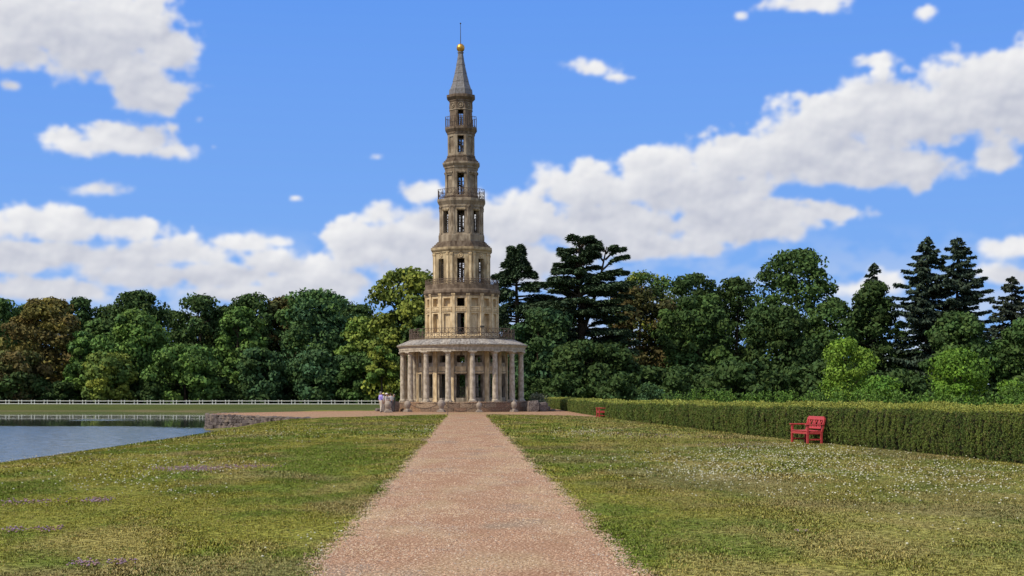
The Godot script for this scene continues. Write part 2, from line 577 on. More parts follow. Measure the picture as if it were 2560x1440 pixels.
func make_ground() -> void:
	var xs := PackedFloat32Array()
	var x := -400.0
	while x < 400.0:
		xs.append(x)
		x += 0.5 if x >= -30.0 and x < 20.0 else (4.0 if absf(x) < 110.0 else 40.0)
	xs.append(1500.0)
	xs.insert(0, -1500.0)
	var ds := PackedFloat32Array([-60.0, -20.0])
	var d := 0.0
	while d < 320.0:
		ds.append(d)
		d += 0.5 if d < 50.0 else (1.0 if d < 135.0 else 3.0)
	ds.append_array([400.0, 700.0, 1500.0, 3500.0])
	var v := PackedVector3Array()
	var nn := PackedVector3Array()
	var col := PackedColorArray()
	var idx := PackedInt32Array()
	var bank := Color(0.10, 0.135, 0.04)
	var mud := Color(0.26, 0.21, 0.12)
	for j in ds.size():
		for i in xs.size():
			var y := ground_y(xs[i], ds[j])
			v.append(Vector3(xs[i], y, -ds[j]))
			var e := 0.25
			var n := Vector3.UP
			if y < -0.001:
				n = Vector3(ground_y(xs[i] - e, ds[j]) - ground_y(xs[i] + e, ds[j]), 2.0 * e, -(ground_y(xs[i], ds[j] - e) - ground_y(xs[i], ds[j] + e))).normalized()
			nn.append(n)
			var c := lawn_colour(xs[i], ds[j])
			if ds[j] > 140.0:
				c = bank.lerp(Color(0.145, 0.165, 0.05), clampf(0.5 + n_big.get_noise_2d(xs[i] * 0.5, ds[j]), 0, 1))
				if y < WATER + 0.13: c = c.lerp(mud, 0.8)
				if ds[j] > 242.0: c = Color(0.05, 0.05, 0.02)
			elif y < WATER + 0.16: c = c.lerp(mud, 0.6)
			col.append(c)
	var w := xs.size()
	for j in ds.size() - 1:
		for i in w - 1:
			var a := j * w + i
			idx.append_array([a, a + w, a + 1, a + 1, a + w, a + w + 1])
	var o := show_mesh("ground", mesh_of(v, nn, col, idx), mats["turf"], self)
	tag(o, "mown lawn sloping gently to the lake shore", "", "", "structure")
	make_path()
	make_terrace()
	make_lake()

func mesh_of(v: PackedVector3Array, n: PackedVector3Array, c: PackedColorArray, idx: PackedInt32Array) -> ArrayMesh:
	var arrays := []
	arrays.resize(Mesh.ARRAY_MAX)
	arrays[Mesh.ARRAY_VERTEX] = v
	arrays[Mesh.ARRAY_NORMAL] = n
	if c.size(): arrays[Mesh.ARRAY_COLOR] = c
	if idx.size(): arrays[Mesh.ARRAY_INDEX] = idx
	var m := ArrayMesh.new()
	m.add_surface_from_arrays(Mesh.PRIMITIVE_TRIANGLES, arrays)
	return m

func gravel_colour(x: float, d: float) -> Color:
	var pink := Color(0.50, 0.325, 0.215)
	var tan_ := Color(0.54, 0.40, 0.255)
	var red := Color(0.45, 0.265, 0.17)
	var grey := Color(0.37, 0.31, 0.25)
	var a := n_mid.get_noise_2d(x * 1.2 + 20.0, d * 0.5)
	var b := n_small.get_noise_2d(x * 0.8 - 40.0, d * 0.4)
	var c := pink.lerp(tan_, smoothstep(-0.1, 0.4, a))
	c = c.lerp(red, smoothstep(0.1, 0.5, b) * 0.55)
	c = c.lerp(grey, smoothstep(0.30, 0.52, n_mid.get_noise_2d(x * 0.9 + 140.0, d * 0.45 + 60.0)) * 0.6)
	return c

func make_path() -> void:
	var v := PackedVector3Array()
	var nn := PackedVector3Array()
	var col := PackedColorArray()
	var idx := PackedInt32Array()
	var d := -6.0
	var cols := 15
	var rows := 0
	while d < 114.0:
		for i in cols:
			var u := 2.0 * i / (cols - 1) - 1.0
			var half := path_half(d, signf(u))
			var x := path_mid(d) + u * half
			var y := 0.006 + 0.012 * (1.0 - u * u) + (0.006 * n_small.get_noise_2d(x * 2.0, d * 2.0) if absf(u) < 0.9 else 0.0)
			v.append(Vector3(x, y, -d))
			nn.append(Vector3.UP)
			col.append(gravel_colour(x, d))
		rows += 1
		d += 0.22 if d < 45.0 else 0.6
	for j in rows - 1:
		for i in cols - 1:
			var a := j * cols + i
			idx.append_array([a, a + cols, a + 1, a + 1, a + cols, a + cols + 1])
	var o := show_mesh("path", mesh_of(v, nn, col, idx), mats["gravel"], self)
	tag(o, "straight pinkish gravel path leading to the pagoda", "", "", "structure")
	# loose stones lying on it
	var st := new_st()
	var p := [Vector3(1, 0, 0.1), Vector3(0.2, 0.1, 0.8), Vector3(-0.9, 0, 0.3), Vector3(-0.3, 0, -0.9), Vector3(0.6, 0.1, -0.7)]
	for i in 5:
		tri(st, p[i], p[(i + 1) % 5], Vector3(0.1, 0.62, 0), p[i] + p[(i + 1) % 5] + Vector3.UP)
	var pebble := st.commit()
	var spots: Array[Transform3D] = []
	var tints := PackedColorArray()
	for k in 80000:
		# even over the near path, thinning out with distance
		var dd := minf(12.5 - 17.0 * log(1.0 - 0.996 * rng.randf()), 108.0)
		var side := rng.randf_range(-1.0, 1.0)
		if rng.randf() < 0.16: side = signf(side) * (1.0 + absf(rng.randfn(0.0, 0.06)))
		var xx := path_mid(dd) + side * path_half(dd, signf(side))
		var g := n_mid.get_noise_2d(xx * 2.0 + 7.0, dd * 0.8)
		if g < rng.randf_range(-0.7, 0.35) and absf(side) < 0.75: continue
		var s := rng.randf_range(0.004, 0.0105) * (1.0 + (0.6 if rng.randf() < 0.05 else 0.0)) * (1.0 + dd / 60.0)
		var b := Basis(Vector3.UP, rng.randf() * TAU).scaled(Vector3(s, s * rng.randf_range(0.7, 1.2), s))
		spots.append(Transform3D(b, Vector3(xx, 0.006 + 0.011 * maxf(0.0, 1.0 - side * side), -dd)))
		var c := gravel_colour(xx + 30.0, dd)
		var r := rng.randf()
		if r < 0.22: c = Color(0.56, 0.44, 0.32)
		elif r < 0.40: c = Color(0.24, 0.155, 0.11)
		elif r < 0.5: c = Color(0.36, 0.31, 0.27)
		tints.append(c * rng.randf_range(0.8, 1.2))
	scatter("gravel", pebble, mats["petal"], spots, tints, "loose pinkish gravel stones strewn over the path")

func scatter(called: String, mesh: Mesh, m: Material, spots: Array[Transform3D], tints: PackedColorArray, label: String, parent: Node3D = null) -> MultiMeshInstance3D:
	var mm := MultiMesh.new()
	mm.transform_format = MultiMesh.TRANSFORM_3D
	mm.use_colors = tints.size() > 0
	mm.mesh = mesh
	mm.instance_count = spots.size()
	for i in spots.size():
		mm.set_instance_transform(i, spots[i])
		if tints.size(): mm.set_instance_color(i, tints[i])
	var o := MultiMeshInstance3D.new()
	o.name = numbered(called) if parent == null else called
	o.multimesh = mm
	o.material_override = m
	if parent: parent.add_child(o, true)
	else: add_child(o)
	tag(o, label, "", "", "stuff")
	return o

func make_terrace() -> void:
	var line := [Vector2(-13.3, 98.0), Vector2(-10.5, 103.5), Vector2(-7.5, 108.5), Vector2(-5.4, 111.5), Vector2(-2.0, 112.2), Vector2(1.5, 110.3), Vector2(4.2, 106.6), Vector2(6.0, 102.0), Vector2(6.7, 105.0), Vector2(5.6, 125.0), Vector2(4.4, 150.0), Vector2(3.0, 158.0), Vector2(-12.0, 156.0), Vector2(-13.0, 134.0), Vector2(-19.0, 129.5), Vector2(-23.2, 121.5), Vector2(-24.4, 115.5), Vector2(-23.1, 111.7), Vector2(-18.2, 104.9)]
	for i in line.size():
		var a: Vector2 = line[i]
		var b: Vector2 = line[(i + 1) % line.size()]
		var n := int(maxf(1.0, a.distance_to(b) / 0.8))
		for k in n:
			var p := a.lerp(b, float(k) / n)
			if i < 8 and k > 0: p += Vector2(n_small.get_noise_2d(p.x * 0.9, p.y * 0.9), n_small.get_noise_2d(p.x * 0.9, p.y * 0.9 + 60.0)) * Vector2(0.3, 0.8)
			terrace.append(p)
	var t := Geometry2D.triangulate_polygon(terrace)
	var v := PackedVector3Array()
	var nn := PackedVector3Array()
	var col := PackedColorArray()
	var sandy := Color(0.43, 0.36, 0.20)
	for p in terrace:
		v.append(Vector3(p.x, 0.012, -p.y))
		nn.append(Vector3.UP)
		var c := gravel_colour(p.x, p.y).lerp(Color(0.52, 0.32, 0.22), 0.6)
		# beaten earth with thin grass by the pagoda's foot
		col.append(c.lerp(sandy, 0.75 * smoothstep(9.5, 5.0, absf(p.x + 4.5)) * smoothstep(118.0, 108.0, p.y)))
	for i in range(0, t.size(), 3):
		var a := v[t[i]]
		if (v[t[i + 2]] - a).cross(v[t[i + 1]] - a).y < 0.0:
			var s := t[i + 1]
			t[i + 1] = t[i + 2]
			t[i + 2] = s
	var o := show_mesh("forecourt", mesh_of(v, nn, col, t), mats["gravel"], self)
	tag(o, "reddish gravel forecourt round the pagoda's foot", "", "", "structure")
	# the rubble wall that holds it up along the water: a core and single stones
	var wall := thing("retaining_wall", "low rubble stone wall holding the red gravel forecourt above the lake", "wall", Vector3(-18.0, -1.3, -105.0))
	var core := new_st()
	var run := [Vector2(-13.3, 98.0), Vector2(-18.2, 104.9), Vector2(-23.1, 111.7), Vector2(-24.4, 115.5), Vector2(-23.2, 121.5), Vector2(-19.0, 129.5), Vector2(-13.0, 134.0)]
	var shapes: Array[ArrayMesh] = []
	for k in 6: shapes.append(rough_stone(0.16))
	var base := wall.position
	for i in run.size() - 1:
		var a: Vector2 = run[i]
		var b: Vector2 = run[i + 1]
		var along := (b - a).normalized()
		var out := Vector2(-along.y, along.x)
		if out.x > 0.0 and i < 4: out = -out
		var pa := Vector3(a.x, 0, -a.y) - base
		var pb := Vector3(b.x, 0, -b.y) - base
		var o3 := Vector3(out.x, 0, -out.y)
		var dn := Vector3.DOWN * 1.7
		var top := Vector3.UP * 0.008
		quad(core, pa + top, pb + top, pb + dn + o3 * 0.15, pa + dn + o3 * 0.15, o3)
		if i >= 4: continue
		var length := a.distance_to(b)
		var y := -1.28
		var course := 0
		while y < -0.04:
			var hgt := minf(rng.randf_range(0.15, 0.36), -0.01 - y + 0.03)
			var s := rng.randf_range(0.0, 0.3)
			while s < length - 0.1:
				var wid := rng.randf_range(0.22, 0.66)
				var q := a + along * (s + wid / 2.0)
				s += wid * 0.96
				if ground_y(q.x + out.x * 0.3, q.y + out.y * 0.3) > y + hgt * 0.9: continue
				var e := show_mesh("stone", shapes[rng.randi() % 6], mats["rubble%d" % (rng.randi() % 4)], wall)
				e.position = Vector3(q.x, y + hgt / 2.0, -q.y) - base + o3 * (0.03 - 0.09 * (y + hgt) + rng.randf_range(-0.02, 0.03))
				e.basis = Basis(Vector3(along.x, 0, -along.y), Vector3.UP, o3) * Basis(Vector3(0, 0, 1), rng.randf_range(-0.28, 0.28)) * Basis(Vector3.UP, rng.randf_range(-0.2, 0.2)) * Basis.from_scale(Vector3(wid, hgt * rng.randf_range(0.75, 1.15), rng.randf_range(0.22, 0.34)))
			y += hgt
			course += 1
	obj("core", core, mats["mortar"], wall)

func rough_stone(round_: float) -> ArrayMesh:
	# a unit block, its corners pulled in and knocked about
	var st := new_st()
	var pts := {}
	var g := [-0.5, -0.5 + round_, 0.5 - round_, 0.5]
	for ax in 3:
		for s in [-1.0, 1.0]:
			for i in 3:
				for j in 3:
					var c: Array[Vector3] = []
					for k in [[i, j], [i + 1, j], [i + 1, j + 1], [i, j + 1]]:
						var p := Vector3.ZERO
						p[ax] = 0.5 * s
						p[(ax + 1) % 3] = g[k[0]]
						p[(ax + 2) % 3] = g[k[1]]
						var key := Vector3i((p * 100.0).round())
						if not pts.has(key):
							var edges := int(absf(p.x) > 0.49) + int(absf(p.y) > 0.49) + int(absf(p.z) > 0.49)
							pts[key] = p * [1.0, 1.0, 0.93, 0.84][edges] + Vector3(rng.randf_range(-1, 1), rng.randf_range(-1, 1), rng.randf_range(-1, 1)) * 0.035
						c.append(pts[key])
					var n := Vector3.ZERO
					n[ax] = s
					quad(st, c[0], c[1], c[2], c[3], n)
	return st.commit()

func make_lake() -> void:
	# calm water, and the wind-ruffled reach nearer the camera as real ripples
	var ripple := noise(61, 0.9, 3)
	var gust := noise(67, 0.05, 2)
	var root := Node3D.new()
	root.name = "lake"
	add_child(root)
	tag(root, "lake with a wind-ruffled near reach and calm green far water", "", "", "structure")
	var st := new_st()
	for r in [[-160.0, -46.0, -30.0, 219.6], [-46.0, -17.5, -30.0, 44.0], [-46.0, -17.5, 160.0, 219.6]]:
		quad(st, Vector3(r[0], WATER, -r[2]), Vector3(r[1], WATER, -r[2]), Vector3(r[1], WATER, -r[3]), Vector3(r[0], WATER, -r[3]), Vector3.UP)
	obj("calm_water", st, mats["water"], root)
	var v := PackedVector3Array()
	var nn := PackedVector3Array()
	var idx := PackedInt32Array()
	var still := PackedInt32Array()
	var w := 143
	var step := 0.2
	var rows := 581
	var hs := PackedFloat32Array()
	var gusty := PackedFloat32Array()
	for j in rows:
		var d := 44.0 + j * step
		for i in w:
			var x := -46.0 + 28.5 * i / (w - 1)
			var g := gust.get_noise_2d(x * 0.6, d) * 9.0
			var a := 1.0 - smoothstep(116.0, 126.0, d + g)
			a = maxf(a, smoothstep(0.0, 2.0, 4.2 - absf(d - 151.0 + (x + 46.0) * 0.12)) * (1.0 - smoothstep(-44.0, -36.0, x)))
			a = maxf(a, 0.03)
			if i == 0 or i == w - 1 or j == 0 or j == rows - 1: a = 0.0
			gusty.append(a)
			hs.append(a * 0.032 * ripple.get_noise_2d(x * 0.9, d * 1.25))
	for j in rows:
		for i in w:
			var x := -46.0 + 28.5 * i / (w - 1)
			var h := hs[j * w + i]
			v.append(Vector3(x, WATER + h, -(44.0 + j * step)))
			var hx := hs[j * w + mini(i + 1, w - 1)] - hs[j * w + maxi(i - 1, 0)]
			var hz := hs[mini(j + 1, rows - 1) * w + i] - hs[maxi(j - 1, 0) * w + i]
			nn.append(Vector3(-hx / 0.4, 1.0, hz / 0.4).normalized())
	for j in rows - 1:
		for i in w - 1:
			var a := j * w + i
			# the edge of the wind's reach is broken up by streaks
			if gusty[a] > 0.5 + 0.45 * n_small.get_noise_2d(i * 0.12, j * 0.35): idx.append_array([a, a + w, a + 1, a + 1, a + w, a + w + 1])
			else: still.append_array([a, a + w, a + 1, a + 1, a + w, a + w + 1])
	show_mesh("ruffled_water", mesh_of(v, nn, PackedColorArray(), idx), mats["ruffled_water"], root)
	show_mesh("still_water", mesh_of(v, nn, PackedColorArray(), still), mats["water"], root)

# ---------------------------------------------------------------- the pagoda
func part(called: String, parent: Node3D) -> Node3D:
	var o := Node3D.new()
	o.name = called
	parent.add_child(o, true)
	return o

func bays(st: SurfaceTool, sides: int, apothem: float, y0: float, y1: float, thick: float, holes: Array) -> void:
	# holes[k % holes.size()] are those of face k; face 0 looks at the path
	for k in sides:
		wall_panel(st, TAU * k / sides, apothem, apothem * tan(PI / sides), y0, y1, holes[k % holes.size()], thick)

func pilasters(parent: Node3D, sides: int, apothem: float, y0: float, y1: float, half: float, deep: float, m: Material, pair := 0.0) -> void:
	# upright strips on the wall's corners, or a pair on each face
	var st := new_st()
	var h := y1 - y0
	box(st, Vector3(0, h / 2.0, 0), Vector3(half * 2.0, h, deep), Basis.IDENTITY, 0.015)
	box(st, Vector3(0, 0.09, 0.01), Vector3(half * 2.5, 0.18, deep + 0.05), Basis.IDENTITY, 0.015)
	box(st, Vector3(0, h - 0.08, 0.015), Vector3(half * 2.7, 0.16, deep + 0.07), Basis.IDENTITY, 0.02)
	box(st, Vector3(0, h - 0.22, 0.008), Vector3(half * 2.3, 0.05, deep + 0.03), Basis.IDENTITY, 0.012)
	var mesh := st.commit()
	for k in sides:
		for s in ([0.0] if pair == 0.0 else [-1.0, 1.0]):
			var t: float = TAU * (k + (0.5 if pair == 0.0 else 0.0)) / sides
			var o := Vector3(sin(t), 0, cos(t))
			var r := Vector3(cos(t), 0, -sin(t))
			var e := show_mesh("pilaster", mesh, m, parent)
			var at: float = apothem / cos(PI / sides) - 0.01 if pair == 0.0 else apothem
			e.position = o * at + r * pair * s + Vector3.UP * y0
			e.rotation.y = t

func lattice(parent: Node3D, turn: float, apothem: float, half: float, y0: float, y1: float, diagonal: bool) -> void:
	# a pair of wooden leaves with bars, standing in a window
	var st := new_st()
	var o := Vector3(sin(turn), 0, cos(turn)) * apothem
	var r := Vector3(cos(turn), 0, -sin(turn))
	for s in [-half, 0.0, half]:
		tube(st, o + r * s + Vector3.UP * y0, o + r * s + Vector3.UP * y1, 0.035, 0.035, 4)
	for y in [y0 + 0.03, y1 - 0.03]:
		tube(st, o - r * half + Vector3.UP * y, o + r * half + Vector3.UP * y, 0.035, 0.035, 4)
	var y := y0 + 0.22
	while y < y1 - 0.1:
		for s in [-1.0, 1.0]:
			if diagonal:
				var y2: float = minf(y + half * 0.8, y1)
				tube(st, o + r * s * half * 0.03 + Vector3.UP * y, o + r * s * half + Vector3.UP * y2, 0.02, 0.02, 4)
			else:
				tube(st, o + Vector3.UP * y, o + r * s * half + Vector3.UP * y, 0.02, 0.02, 4)
		y += 0.2 if diagonal else 0.34
	if not diagonal:
		for s in [-0.5, 0.5]:
			tube(st, o + r * half * s + Vector3.UP * y0, o + r * half * s + Vector3.UP * y1, 0.018, 0.018, 4)
	obj("lattice", st, mats["lattice"], parent)

func railing(parent: Node3D, sides: int, radius: float, y0: float, y1: float, posts: int, scrolls: bool) -> void:
	var st := new_st()
	var at := func(t: float) -> Vector3:
		if sides == 0: return Vector3(sin(t), 0, cos(t)) * radius
		var k := fposmod(t + PI / sides, TAU / sides) - PI / sides
		return Vector3(sin(t), 0, cos(t)) * (radius / cos(k))
	for i in posts:
		var t0 := TAU * (i + 0.5) / posts
		var t1 := TAU * (i + 1.5) / posts
		var a: Vector3 = at.call(t0)
		var b: Vector3 = at.call(t1)
		tube(st, a + Vector3.UP * y0, a + Vector3.UP * (y1 + 0.02), 0.026, 0.026, 5)
		for y in [y0 + 0.08, lerpf(y0, y1, 0.55), y1]:
			if y < y1 and y > y0 + 0.1 and not scrolls: continue
			tube(st, a + Vector3.UP * y, b + Vector3.UP * y, 0.022, 0.022, 4)
		if scrolls:
			var lo := y0 + 0.1
			var mid := lerpf(y0, y1, 0.55)
			tube(st, a + Vector3.UP * lo, b + Vector3.UP * mid, 0.016, 0.016, 4, false)
			tube(st, b + Vector3.UP * lo, a + Vector3.UP * mid, 0.016, 0.016, 4, false)
			tube(st, a + Vector3.UP * mid, (a + b) / 2 + Vector3.UP * (y1 - 0.02), 0.016, 0.016, 4, false)
			tube(st, b + Vector3.UP * mid, (a + b) / 2 + Vector3.UP * (y1 - 0.02), 0.016, 0.016, 4, false)
			# a ring in the middle of each field
			var c := (a + b) / 2 + Vector3.UP * (lo + mid) / 2
			var u := (b - a).normalized()
			var rr := a.distance_to(b) * 0.24
			for k in 8:
				var p := TAU * k / 8.0
				var q := TAU * (k + 1) / 8.0
				tube(st, c + (u * cos(p) + Vector3.UP * sin(p)) * rr, c + (u * cos(q) + Vector3.UP * sin(q)) * rr, 0.014, 0.014, 4, false)
	obj("railing", st, mats["rusty_iron"], parent)

func moulding(parent: Node3D, called: String, prof: Array, sides: int, m: Material) -> void:
	var st := new_st()
	if sides == 0: lathe(st, prof, 64)
	else: ring(st, prof, sides)
	obj(called, st, m, parent)

func floor_slab(parent: Node3D, radius: float, y: float, sides: int, m: Material, thick := 0.18) -> void:
	var st := new_st()
	disc(st, 0.0, radius, y, sides, 1.0)
	disc(st, 0.0, radius, y - thick, sides, -1.0)
	obj("floor", st, m, parent)

func medallion(parent: Node3D, sides: int, apothem: float, y: float, r: float, m: Material) -> void:
	# a carved wreath in relief on each face
	var st := new_st()
	for k in 14:
		var p := TAU * k / 14.0
		var q := TAU * (k + 1) / 14.0
		tube(st, Vector3(cos(p) * r, sin(p) * r, 0), Vector3(cos(q) * r, sin(q) * r, 0), r * 0.2, r * 0.2, 5, false)
	box(st, Vector3(0, 0, 0), Vector3(r * 0.9, r * 0.9, 0.06), Basis(Vector3(0, 0, 1), 0.785), 0.02)
	var mesh := st.commit()
	for k in sides:
		var t := TAU * k / sides
		var e := show_mesh("medallion", mesh, m, parent)
		e.position = Vector3(sin(t), 0, cos(t)) * apothem + Vector3.UP * y
		e.rotation.y = t

func make_pagoda() -> void:
	var p := thing("pagoda", "tall tapering stone pagoda of seven storeys with a round columned base", "pagoda", TOWER)
	p.rotation.z = 0.0054
	var o := Vector3(0.02, 0.02, 0.02)
	# pedestal of dressed reddish blocks
	var ped := part("pedestal", p)
	var st := new_st()
	lathe(st, [[5.70, -0.15], [5.70, 0.80]], 64)
	obj("core", st, mats["mortar"], ped)
	var shapes: Array[ArrayMesh] = []
	for k in 5: shapes.append(rough_stone(0.04))
	var count := 34
	for row in 2:
		for k in count:
			var t := TAU * (k + 0.5 * row) / count
			var e := show_mesh("stone_block", shapes[rng.randi() % 5], mats["block%d" % (rng.randi() % 4)], ped)
			e.position = Vector3(sin(t), 0, cos(t)) * (5.73 + rng.randf_range(-0.015, 0.015)) + Vector3.UP * (0.19 + row * 0.395)
			e.basis = Basis(Vector3.UP, t) * Basis.from_scale(Vector3(1.075, 0.41, 0.34))
	var cap := new_st()
	box(cap, Vector3.ZERO, Vector3(1.55, 0.11, 1.9), Basis.IDENTITY, 0.02)
	var cap_mesh := cap.commit()
	for k in 24:
		var t := TAU * k / 24.0
		var e := show_mesh("paving_slab", cap_mesh, mats["block%d" % [3, 1, 3, 2][k % 4]], ped)
		e.position = Vector3(sin(t), 0, cos(t)) * 4.97 + Vector3.UP * (0.835 + 0.004 * (k % 3))
		e.rotation.y = t
	st = new_st()
	disc(st, 0.0, 4.4, 0.86, 48)
	obj("floor", st, mats["cella"], ped)
	# sixteen columns
	st = new_st()
	box(st, Vector3(0, 0.05, 0), Vector3(0.66, 0.1, 0.66), Basis.IDENTITY, 0.015)
	var prof := [[0.315, 0.1], [0.325, 0.15], [0.30, 0.2], [0.262, 0.23], [0.258, 0.3]]
	for k in 7:
		var t := k / 6.0
		prof.append([0.258 - 0.045 * t * t, 0.3 + 3.78 * t])
	prof.append_array([[0.24, 4.09], [0.24, 4.13], [0.215, 4.15], [0.215, 4.25], [0.27, 4.29], [0.335, 4.36], [0.335, 4.39]])
	lathe(st, prof, 20)
	box(st, Vector3(0, 4.445, 0), Vector3(0.72, 0.11, 0.72), Basis.IDENTITY, 0.012)
	var col_mesh := st.commit()
	for k in 16:
		var t := TAU * (k + 0.5) / 16.0
		var e := show_mesh("column", col_mesh, mats["column"], p)
		e.position = Vector3(sin(t), 0, cos(t)) * 5.46 + Vector3.UP * 0.885
		e.rotation.y = t
	# the beam over them, the ceiling behind it and the sloping roof
	st = new_st()
	lathe(st, [[5.20, 5.36], [5.74, 5.36], [5.74, 5.52], [5.77, 5.53], [5.77, 5.72], [5.83, 5.75], [5.83, 5.80], [5.92, 5.86], [5.97, 5.90], [5.97, 5.95]], 64)
	lathe(st, [[5.20, 5.6], [5.20, 5.36]], 64)
	disc(st, 3.9, 5.3, 5.58, 48, -1.0)
	obj("entablature", st, mats["column"], p)
	var roof := part("roof", p)
	st = new_st()
	lathe(st, [[5.93, 5.93], [4.80, 6.42], [4.80, 6.5]], 64)
	obj("core", st, mats["mortar"], roof)
	var n_slabs := 40
	for k in n_slabs:
		var t0 := TAU * (k + 0.02) / n_slabs
		var t1 := TAU * (k + 0.98) / n_slabs
		st = new_st()
		var lift := 0.03 + 0.006 * (k % 3)
		var q: Array[Vector3] = []
		for e in [[t0, 5.99, 5.955], [t1, 5.99, 5.955], [t1, 4.82, 6.44], [t0, 4.82, 6.44]]:
			q.append(Vector3(sin(e[0]), 0, cos(e[0])) * e[1] + Vector3.UP * e[2])
		var up := Vector3.UP * lift
		quad(st, q[0] + up, q[1] + up, q[2] + up, q[3] + up, Vector3.UP)
		for j in 4:
			quad(st, q[j], q[(j + 1) % 4], q[(j + 1) % 4] + up, q[j] + up, (q[j] + q[(j + 1) % 4]) / 2 - (q[0] + q[2]) / 2)
		obj("roof_slab", st, mats["slab%d" % ((k * 7 + k / 3) % 3)], roof)
	# storey 1: the round hall inside the colonnade
	var s1 := part("storey", p)
	st = new_st()
	bays(st, 16, 4.05, 0.86, 5.6, 0.45, [[[-0.43, 0.43, 1.25, 3.36, 9.0], [-0.37, 0.37, 4.39, 5.03, 9.0]]])
	obj("wall", st, mats["cella"], s1)
	pilasters(s1, 16, 4.05, 0.88, 5.56, 0.20, 0.18, mats["cream"])
	st = new_st()
	box(st, Vector3.ZERO, Vector3(1.06, 0.16, 0.1), Basis.IDENTITY, 0.02)
	box(st, Vector3(0, 0.34, -0.01), Vector3(0.95, 0.42, 0.06), Basis.IDENTITY, 0.02)
	var lintel := st.commit()
	st = new_st()
	for k in 9: tube(st, Vector3(-0.4 + 0.1 * k, 1.25, 0), Vector3(-0.4 + 0.1 * k, 2.25, 0), 0.014, 0.014, 4)
	for y in [1.35, 2.2]: tube(st, Vector3(-0.42, y, 0), Vector3(0.42, y, 0), 0.018, 0.018, 4)
	var gate := st.commit()
	for k in 16:
		var t := TAU * k / 16.0
		var out := Vector3(sin(t), 0, cos(t))
		var e := show_mesh("lintel", lintel, mats["cream"], s1)
		e.position = out * 4.06 + Vector3.UP * 3.5
		e.rotation.y = t
		e = show_mesh("iron_gate", gate, mats["iron"], s1)
		e.position = out * 3.85
		e.rotation.y = t
	# storey 2: a round drum with two rows of bays on the terrace
	var s2 := part("storey", p)
	st = new_st()
	lathe(st, [[4.80, 6.42], [4.86, 6.46], [4.86, 6.55], [4.80, 6.56]], 64)
	disc(st, 3.0, 4.82, 6.56, 48)
	obj("terrace", st, mats["dark_stone"], s2)
	st = new_st()
	var faces := []
	for k in 16:
		if k == 0: faces.append([[-0.34, 0.34, 6.58, 8.83, 9.0], [-0.36, 0.36, 9.43, 10.18, 9.0]])
		elif k == 8: faces.append([[-0.34, 0.34, 6.58, 8.83, 9.0], [-0.36, 0.36, 9.43, 10.18, 0.3]])
		elif k % 2 == 1: faces.append([[-0.33, 0.33, 7.08, 8.79, 0.16], [-0.33, 0.33, 9.43, 10.16, 0.34]])
		else: faces.append([[-0.33, 0.33, 7.08, 8.79, 0.38], [-0.33, 0.33, 9.43, 10.16, 0.38]])
	bays(st, 16, 3.26, 6.5, 10.62, 0.42, faces)
	obj("wall", st, mats["cream"], s2)
	pilasters(s2, 16, 3.26, 6.56, 10.6, 0.135, 0.16, mats["cream"])
	st = new_st()
	box(st, Vector3.ZERO, Vector3(0.92, 0.26, 0.07), Basis.IDENTITY, 0.02)
	for k in 5: box(st, Vector3(-0.32 + 0.16 * k, 0, 0.035), Vector3(0.09, 0.09, 0.04), Basis(Vector3(0, 0, 1), 0.785), 0.012)
	box(st, Vector3(0, -0.20, 0.01), Vector3(0.96, 0.06, 0.1), Basis.IDENTITY, 0.01)
	box(st, Vector3(0, 0.18, 0.01), Vector3(0.96, 0.05, 0.1), Basis.IDENTITY, 0.01)
	var frieze := st.commit()
	for k in 16:
		var t := TAU * k / 16.0
		var e := show_mesh("frieze_panel", frieze, mats["cream"], s2)
		e.position = Vector3(sin(t), 0, cos(t)) * 3.27 + Vector3.UP * 9.2
		e.rotation.y = t
	moulding(s2, "plinth", [[3.42, 6.56], [3.42, 6.80], [3.36, 6.86], [3.28, 6.9]], 0, mats["cream"])
	moulding(s2, "cornice", [[3.29, 10.38], [3.36, 10.42], [3.36, 10.50], [3.42, 10.56], [3.50, 10.70], [3.50, 10.90], [3.44, 11.0], [3.38, 11.02], [3.36, 11.46], [3.28, 11.46], [3.28, 11.02], [0.1, 11.02]], 0, mats["dark_stone"])
	railing(s2, 0, 4.80, 6.56, 7.43, 44, true)
	st = new_st()
	box(st, Vector3(-0.17, 7.68, 0), Vector3(0.31, 2.2, 0.05), Basis.IDENTITY, 0.01)
	for y in [7.1, 7.7, 8.3]: box(st, Vector3(-0.17, y, 0.03), Vector3(0.22, 0.42, 0.03), Basis.IDENTITY, 0.01)
	var door := obj("door_leaf", st, mats["iron"], s2)
	door.position = Vector3(0, 0, 3.02)
	lattice(s2, PI, 3.05, 0.34, 6.6, 8.83, false)
	floor_slab(s2, 3.2, 6.57, 48, mats["dark_stone"])
	# storey 3: from here on eight-sided
	var s3 := part("storey", p)
	st = new_st()
	bays(st, 8, 2.55, 11.02, 14.46, 0.42, [[[-0.34, 0.34, 11.62, 13.78, 9.0]]])
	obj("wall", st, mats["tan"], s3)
	pilasters(s3, 8, 2.55, 11.05, 14.3, 0.11, 0.09, mats["cream"], 0.85)
	medallion(s3, 8, 2.57, 14.06, 0.17, mats["cream"])
	moulding(s3, "cornice", [[2.57, 14.28], [2.62, 14.34], [2.62, 14.44], [2.70, 14.52], [2.76, 14.62], [2.76, 14.82]], 8, mats["tan"])
	var steps := [[2.76, 14.82], [2.62, 14.86], [2.62, 14.98], [2.46, 15.0], [2.46, 15.12], [2.32, 15.14], [2.32, 15.26], [2.20, 15.28], [2.20, 15.38], [2.07, 15.40]]
	moulding(s3, "stepped_roof", steps, 8, mats["dark_stone"])
	railing(s3, 0, 3.34, 11.44, 11.92, 32, true)
	floor_slab(s3, 2.4, 11.03, 8, mats["dark_stone"])
